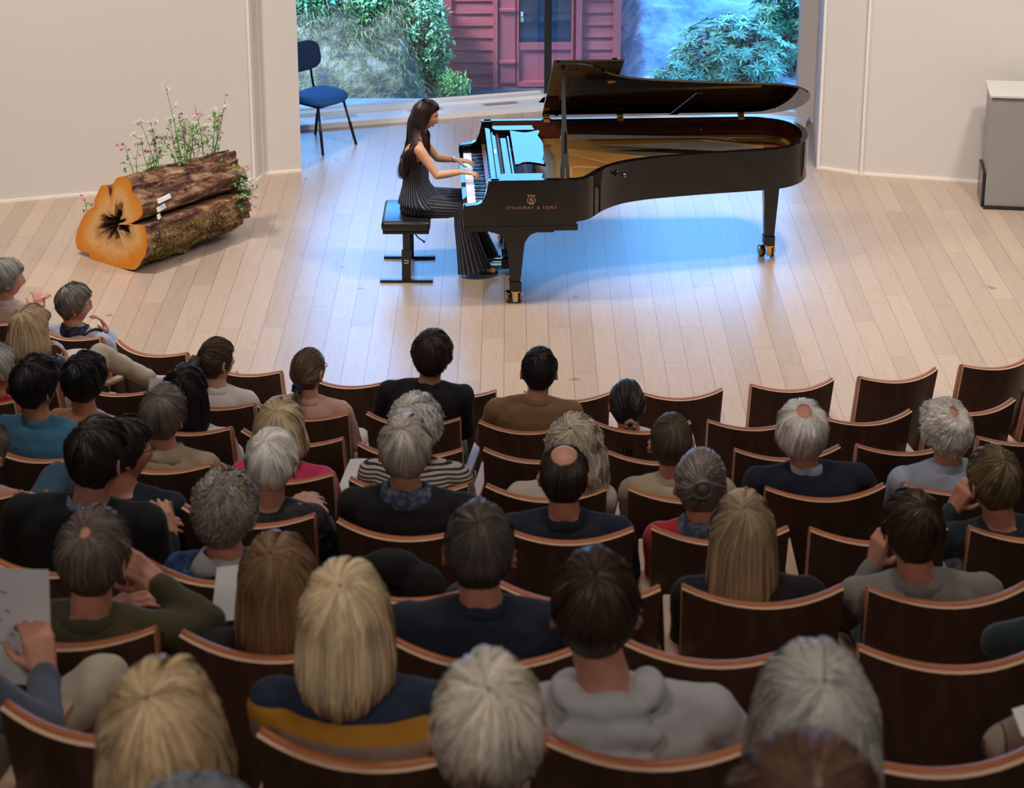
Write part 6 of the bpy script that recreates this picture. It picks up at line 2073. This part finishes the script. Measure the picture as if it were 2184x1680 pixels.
# ================================================================== THE PIANIST
pin = bpy.data.materials.new('pinstripe')
pin.use_nodes = True
n_ = pin.node_tree; b_ = n_.nodes['Principled BSDF']; b_.inputs['Roughness'].default_value = .75
uvn = n_.nodes.new('ShaderNodeUVMap'); s_ = n_.nodes.new('ShaderNodeSeparateXYZ'); n_.links.new(uvn.outputs[0], s_.inputs[0])
m1 = n_.nodes.new('ShaderNodeMath'); m1.operation = 'FRACT'; n_.links.new(s_.outputs['X'], m1.inputs[0])
m2 = n_.nodes.new('ShaderNodeMath'); m2.operation = 'LESS_THAN'; m2.inputs[1].default_value = .085; n_.links.new(m1.outputs[0], m2.inputs[0])
mx = n_.nodes.new('ShaderNodeMix'); mx.data_type = 'RGBA'; n_.links.new(m2.outputs[0], mx.inputs[0]); mx.inputs[6].default_value = (.010, .013, .026, 1); mx.inputs[7].default_value = (.33, .35, .42, 1)
n_.links.new(mx.outputs[2], b_.inputs['Base Color'])
def uvloft(name, rings, parent, stripes, m=pin, caps=True, closed=True):
    n = len(rings[0])
    me = bpy.data.meshes.new(name)
    vs = [tuple(p) for r in rings for p in r]
    fs = []; uvs = []
    for i in range(len(rings) - 1):
        for k in range(n if closed else n - 1):
            k2 = (k + 1) % n
            fs.append((i * n + k, i * n + k2, (i + 1) * n + k2, (i + 1) * n + k))
            u0 = k / n * stripes; u1 = (k + 1) / n * stripes
            uvs += [(u0, i), (u1, i), (u1, i + 1), (u0, i + 1)]
    if caps and closed:
        for f in (tuple(range(n))[::-1], tuple((len(rings) - 1) * n + k for k in range(n))):
            fs.append(f); uvs += [(.5, .5)] * n
    me.from_pydata(vs, [], fs)
    uv = me.uv_layers.new(name='UVMap')
    uv.data.foreach_set('uv', [c for p in uvs for c in p])
    me.materials.append(m)
    me.polygons.foreach_set('use_smooth', [True] * len(fs))
    o = bpy.data.objects.new(name, me); col.objects.link(o); o.parent = parent
    return o
PB = Vector((-.80, 15.58, 0))
pia = thing('person', 'pianist with long black hair in a strapless pinstripe suit playing the piano', 'person', tuple(PB))
V = lambda x, y, z: Vector((x, y, z)) - PB
# the pianist faces +X
Mh = Matrix.Translation(V(-.648, 15.58, 1.243)) @ Matrix.Rotation(R(-90), 4, 'Z') @ Matrix.Rotation(R(-18), 4, 'X') @ Matrix.Scale(.96, 4)
neckp = V(-.700, 15.58, 1.08)
shN, shF = V(-.690, 15.415, 1.015), V(-.690, 15.745, 1.005)
elN, elF = V(-.560, 15.365, .835), V(-.575, 15.800, .835)
wrN, wrF = V(-.375, 15.40, .852), V(-.425, 15.745, .838)
hp_ = V(-.710, 15.58, .545)
knN, knF = V(-.395, 15.44, .545), V(-.375, 15.74, .535)
anN, anF = V(-.300, 15.445, .105), V(-.245, 15.73, .105)
mb = MB()
vs, fs = head_verts(Mh, 56); mb.add(vs, fs)
ears(mb, Mh)
mb.capsule(Mh @ Vector((0, -.022, -.065)), .046, neckp - Vector((0, 0, .015)), .050, 16)
AX, AY = Vector((0, 1, 0)), Vector((1, 0, 0))
def pring(c, wy, wx, n=32): return [Vector(c) + AX * wy * math.cos(2 * PI * k / n) + AY * wx * math.sin(2 * PI * k / n) for k in range(n)]
sp = [(V(-.705, 15.58, .50), .150, .115), (V(-.712, 15.58, .60), .155, .118), (V(-.725, 15.58, .74), .118, .092), (V(-.730, 15.58, .88), .136, .100), (V(-.725, 15.58, .985), .155, .085), (V(-.710, 15.58, 1.045), .105, .065), (V(-.702, 15.58, 1.075), .060, .052)]
mb.loft([pring(c, a, b) for c, a, b in sp])
for sh, el, wr in ((shN, elN, wrN), (shF, elF, wrF)):
    mb.capsule(neckp - Vector((.01, 0, .02)), .032, sh, .036, 14)
    mb.capsule(sh, .044, sh.lerp(el, .5), .036, 14); mb.capsule(sh.lerp(el, .4), .037, el, .030, 14)
    mb.capsule(el, .031, el.lerp(wr, .35), .031, 14); mb.capsule(el.lerp(wr, .35), .031, wr, .019, 14)
hand(mb, wrN, (1, .02, -.12), (.15, 0, 1), 1, .5, .16, .92, [.55, .45, .6, .7])
hand(mb, wrF, (1, -.06, -.10), (.15, 0, 1), -1, .5, .16, .92, [.5, .5, .4, .55])
for kn, an in ((knN, anN), (knF, anF)):
    h = hp_ + Vector((0, (-.085 if kn.y < 0 else .085), 0))
    mb.capsule(h, .078, kn, .052, 16); mb.capsule(kn, .052, kn.lerp(an, .35), .050, 16); mb.capsule(kn.lerp(an, .35), .050, an, .030, 16)
    mb.capsule(an, .030, an + Vector((.05, 0, -.03)), .028); mb.capsule(an + Vector((.05, 0, -.03)), .028, an + Vector((.16, 0, -.062)), .020)
body = mb.build('body', SK['gold'], pia)
mod(body, 'REMESH', mode='VOXEL', voxel_size=.0036, use_smooth_shade=True)
mod(body, 'SMOOTH', factor=.5, iterations=3)
for s in (-1, 1):
    mb = MB(); mb.sphere(Mh @ Vector((s * .031, .0612, .012)), .0122, 14); e = mb.build('eyelid', SK['gold'], pia)
    mb = MB(); mb.tube([Mh @ Vector((s * (.031 + .011 * math.sin(k * .5 - 1.5)), .0730 - .004 * abs(k * .33 - 1), .006 - .002 * math.cos(k * .5 - 1.5))) for k in range(7)], .0011, 5); mb.build('eyelashes', EYEI, e)
    mb = MB(); mb.tube([Mh @ Vector((s * x_, .097 * math.sqrt(1 - .0905 - (x_ / .0755) ** 2) - .0005, .0355 + .003 * math.sin((x_ - .018) * 100))) for x_ in (.016, .022, .028, .034, .040, .045)], .0018, 5); mb.build('eyebrow', EYEI, pia)
mb = MB(); mb.sphere(Mh @ Vector((0, .0800, -.0575)), 1.0, 12, sc3=(.019, .007, .0055), M=Mh.to_3x3()); mb.sphere(Mh @ Vector((0, .0790, -.068)), 1.0, 12, sc3=(.017, .007, .006), M=Mh.to_3x3())
mb.build('lips', mat('lips', (.45, .10, .09), .4), pia)
# strapless bodice and peplum, pinstripes running down
bod = [(V(-.735, 15.58, .915), .147, .108), (V(-.737, 15.58, .88), .146, .108), (V(-.735, 15.58, .80), .132, .100), (V(-.730, 15.58, .735), .124, .096), (V(-.724, 15.58, .69), .134, .108), (V(-.712, 15.58, .63), .165, .132), (V(-.695, 15.58, .585), .188, .160), (V(-.680, 15.58, .560), .200, .182)]
rings = []
for i, (c, a, b) in enumerate(bod):
    rg = pring(c, a, b, 96)
    if i >= 5:
        rg = [p + Vector(((.035 + .09 * max(0, math.sin(2 * PI * k / 96))) * (i - 4) / 3 * .8 * (1 if math.sin(2 * PI * k / 96) > 0 else -.2), 0, -.02 * max(0, math.sin(2 * PI * k / 96)) * (i - 4) + .004 * math.sin(k * .9))) for k, p in enumerate(rg)]
    rings.append(rg)
top_ = uvloft('bodice', rings, pia, 40, caps=False)
mod(top_, 'SOLIDIFY', thickness=.006, offset=0)
mb = MB(); mb.tube([V(-.60, 15.41, .60), V(-.565, 15.40, .565), V(-.55, 15.40, .548)], .008, 8); mb.build('waist_tie', C_BLACK, pia)
mb = MB(); mb.tube([V(-.552 + .012 * math.cos(a), 15.395, .54 + .014 * math.sin(a)) for a in [2 * PI * k / 12 for k in range(13)]], .0025, 6); mb.build('buckle', BRASS, pia)
# trousers: hips, thighs, flared lower legs
hipr = [pring(V(-.725, 15.58, .475), .13, .11, 64), pring(V(-.712, 15.58, .50), .172, .145, 64), pring(V(-.705, 15.58, .58), .170, .142, 64), pring(V(-.715, 15.58, .66), .138, .108, 64)]
uvloft('trouser_seat', hipr, pia, 36)
def limb_rings(P_, rad, n=64, flat=None):
    out = []
    for i, p in enumerate(P_):
        d = (P_[min(i + 1, len(P_) - 1)] - P_[max(i - 1, 0)]).normalized()
        a = Vector((0, 1, 0)); b = d.cross(a).normalized()
        ra, rb = rad[i] if hasattr(rad[i], '__len__') else (rad[i], rad[i])
        out.append([p + a * ra * math.cos(2 * PI * k / n) + b * rb * math.sin(2 * PI * k / n) for k in range(n)])
    return out
for kn, an, nm in ((knN, anN, 'near'), (knF, anF, 'far')):
    sy = -.085 if kn.y < 0 else .085
    h = hp_ + Vector((0, sy, .005))
    P_ = [h + Vector((-.06, 0, -.01)), h, h.lerp(kn, .35), h.lerp(kn, .7), kn + Vector((-.02, 0, .004)), kn + Vector((.022, 0, -.045)), kn.lerp(an, .30), kn.lerp(an, .62), an + Vector((.0, 0, .0)), an + Vector((.012, 0, -.055))]
    uvloft('trouser_leg', limb_rings(P_, [.060, .095, .088, .078, .070, .070, (.070, .072), (.078, .092), (.085, .118), (.088, .130)]), pia, 20, caps=False)
for an in (anN, anF):
    mb = MB()
    toe = an + Vector((.185, 0, -.078)); heel = an + Vector((-.02, 0, -.015))
    mb.capsule(heel, .032, an + Vector((.07, 0, -.058)), .030); mb.capsule(an + Vector((.07, 0, -.062)), .031, toe, .012)
    mb.capsule(an + Vector((-.035, 0, -.03)), .016, an + Vector((-.045, 0, -.095)), .008)
    sh_ = mb.build('shoe', mat('shoe_patent', (.006, .006, .008), .15), pia); mod(sh_, 'REMESH', mode='VOXEL', voxel_size=.005, use_smooth_shade=True); mod(sh_, 'SMOOTH', factor=.5, iterations=2)
mb = MB(); mb.tube([wrF.lerp(elF, .12) + Vector((-.0, 0, 0)) - Vector((.012, 0, 0)), wrF.lerp(elF, .12) + Vector((.012, 0, 0))], .0245, 16); wt = mb.build('bracelet_watch', mat('watch_silver', (.75, .75, .75), .2, 1), pia)
# long straight hair down the back, strands over the near shoulder
rnd = random.Random(5)
PHAIR = (.022, .011, .010)
add_hair(pia, Mh, 'tied', PHAIR, rnd, var=.35, pole=(.0, -.05, 1.0), over=dict(th=.010, n=900, hl=.028))
mb = MB()
XS = 1 if (Mh.to_3x3() @ Vector((1, 0, 0))).y > 0 else -1    # which way the head's own right points
for k in range(4200):
    a = rnd.uniform(-1.0, 1.0)              # -1 near side of the head, 0 back, +1 far side
    ang = a * 1.85
    sx2 = math.sin(ang) * XS; cy2 = math.cos(ang)
    pa = Mh @ Vector((sx2 * .050, .010 - .065 * cy2, .118))
    pb = Mh @ Vector((sx2 * .092, .004 - .112 * cy2, .055))
    pc = Mh @ Vector((sx2 * .099, .000 - .116 * cy2, -.035))
    pd = Mh @ Vector((sx2 * .098, -.006 - .112 * cy2, -.105))
    sg = -1 if a < 0 else 1; m = abs(a)
    r_ = rnd.random()
    if m > .86:                              # locks falling in front of the shoulders
        x_ = pc.x + rnd.gauss(-.005, .006)
        e2 = Vector((x_ + .004, sg * (.098 + rnd.gauss(0, .006)), rnd.uniform(.87, 1.02)))
        md_ = Vector((x_, sg * .098, 1.07))
    else:
        xb = -.052 + rnd.gauss(0, .012) + .075 * m ** 1.3
        e2 = Vector((xb, sg * (.02 + .135 * m ** .8) + rnd.gauss(0, .008), .775 + .06 * m * m + rnd.uniform(-.025, .05)))
        md_ = Vector((.000 + .075 * m, sg * (.012 + .112 * m), 1.03))
        if m > .35 and r_ < .45:             # loose locks fanned over the shoulder blade and upper arm
            e2 = Vector((rnd.choice([-.02, .012, .042, .075]) + rnd.gauss(0, .006), sg * (.172 + rnd.gauss(0, .004)), rnd.uniform(.84, .98)))
            md_ = Vector((.060 + rnd.gauss(0, .008), sg * .148, 1.045))
    Q = spline([pa, pb, pc, pd, md_, md_.lerp(e2, .5) + Vector((-.004, 0, 0)), e2], 4)
    vs = []
    w_ = .0050
    jit = rnd.uniform(-.006, .003)
    for i, p in enumerate(Q):
        f = i / (len(Q) - 1)
        o_ = Vector((p.x - .13, p.y, 0)); o_ = o_.normalized() if o_.length > 1e-4 else Vector((-1, 0, 0))
        s = Vector((-o_.y, o_.x, 0)); ww = w_ * (1 - .75 * f ** 5)
        p2_ = p + s * math.sin(f * 3 + k) * .003 + o_ * jit
        vs += [p2_ - s * ww * .5, p2_ + s * ww * .5]
    mb.add(vs, [(2 * i, 2 * i + 1, 2 * i + 3, 2 * i + 2) for i in range(len(Q) - 1)], 0, rnd.uniform(.5, 1.6))
mb.build('hair_length', leafmat_hair(PHAIR), pia, attr=True)
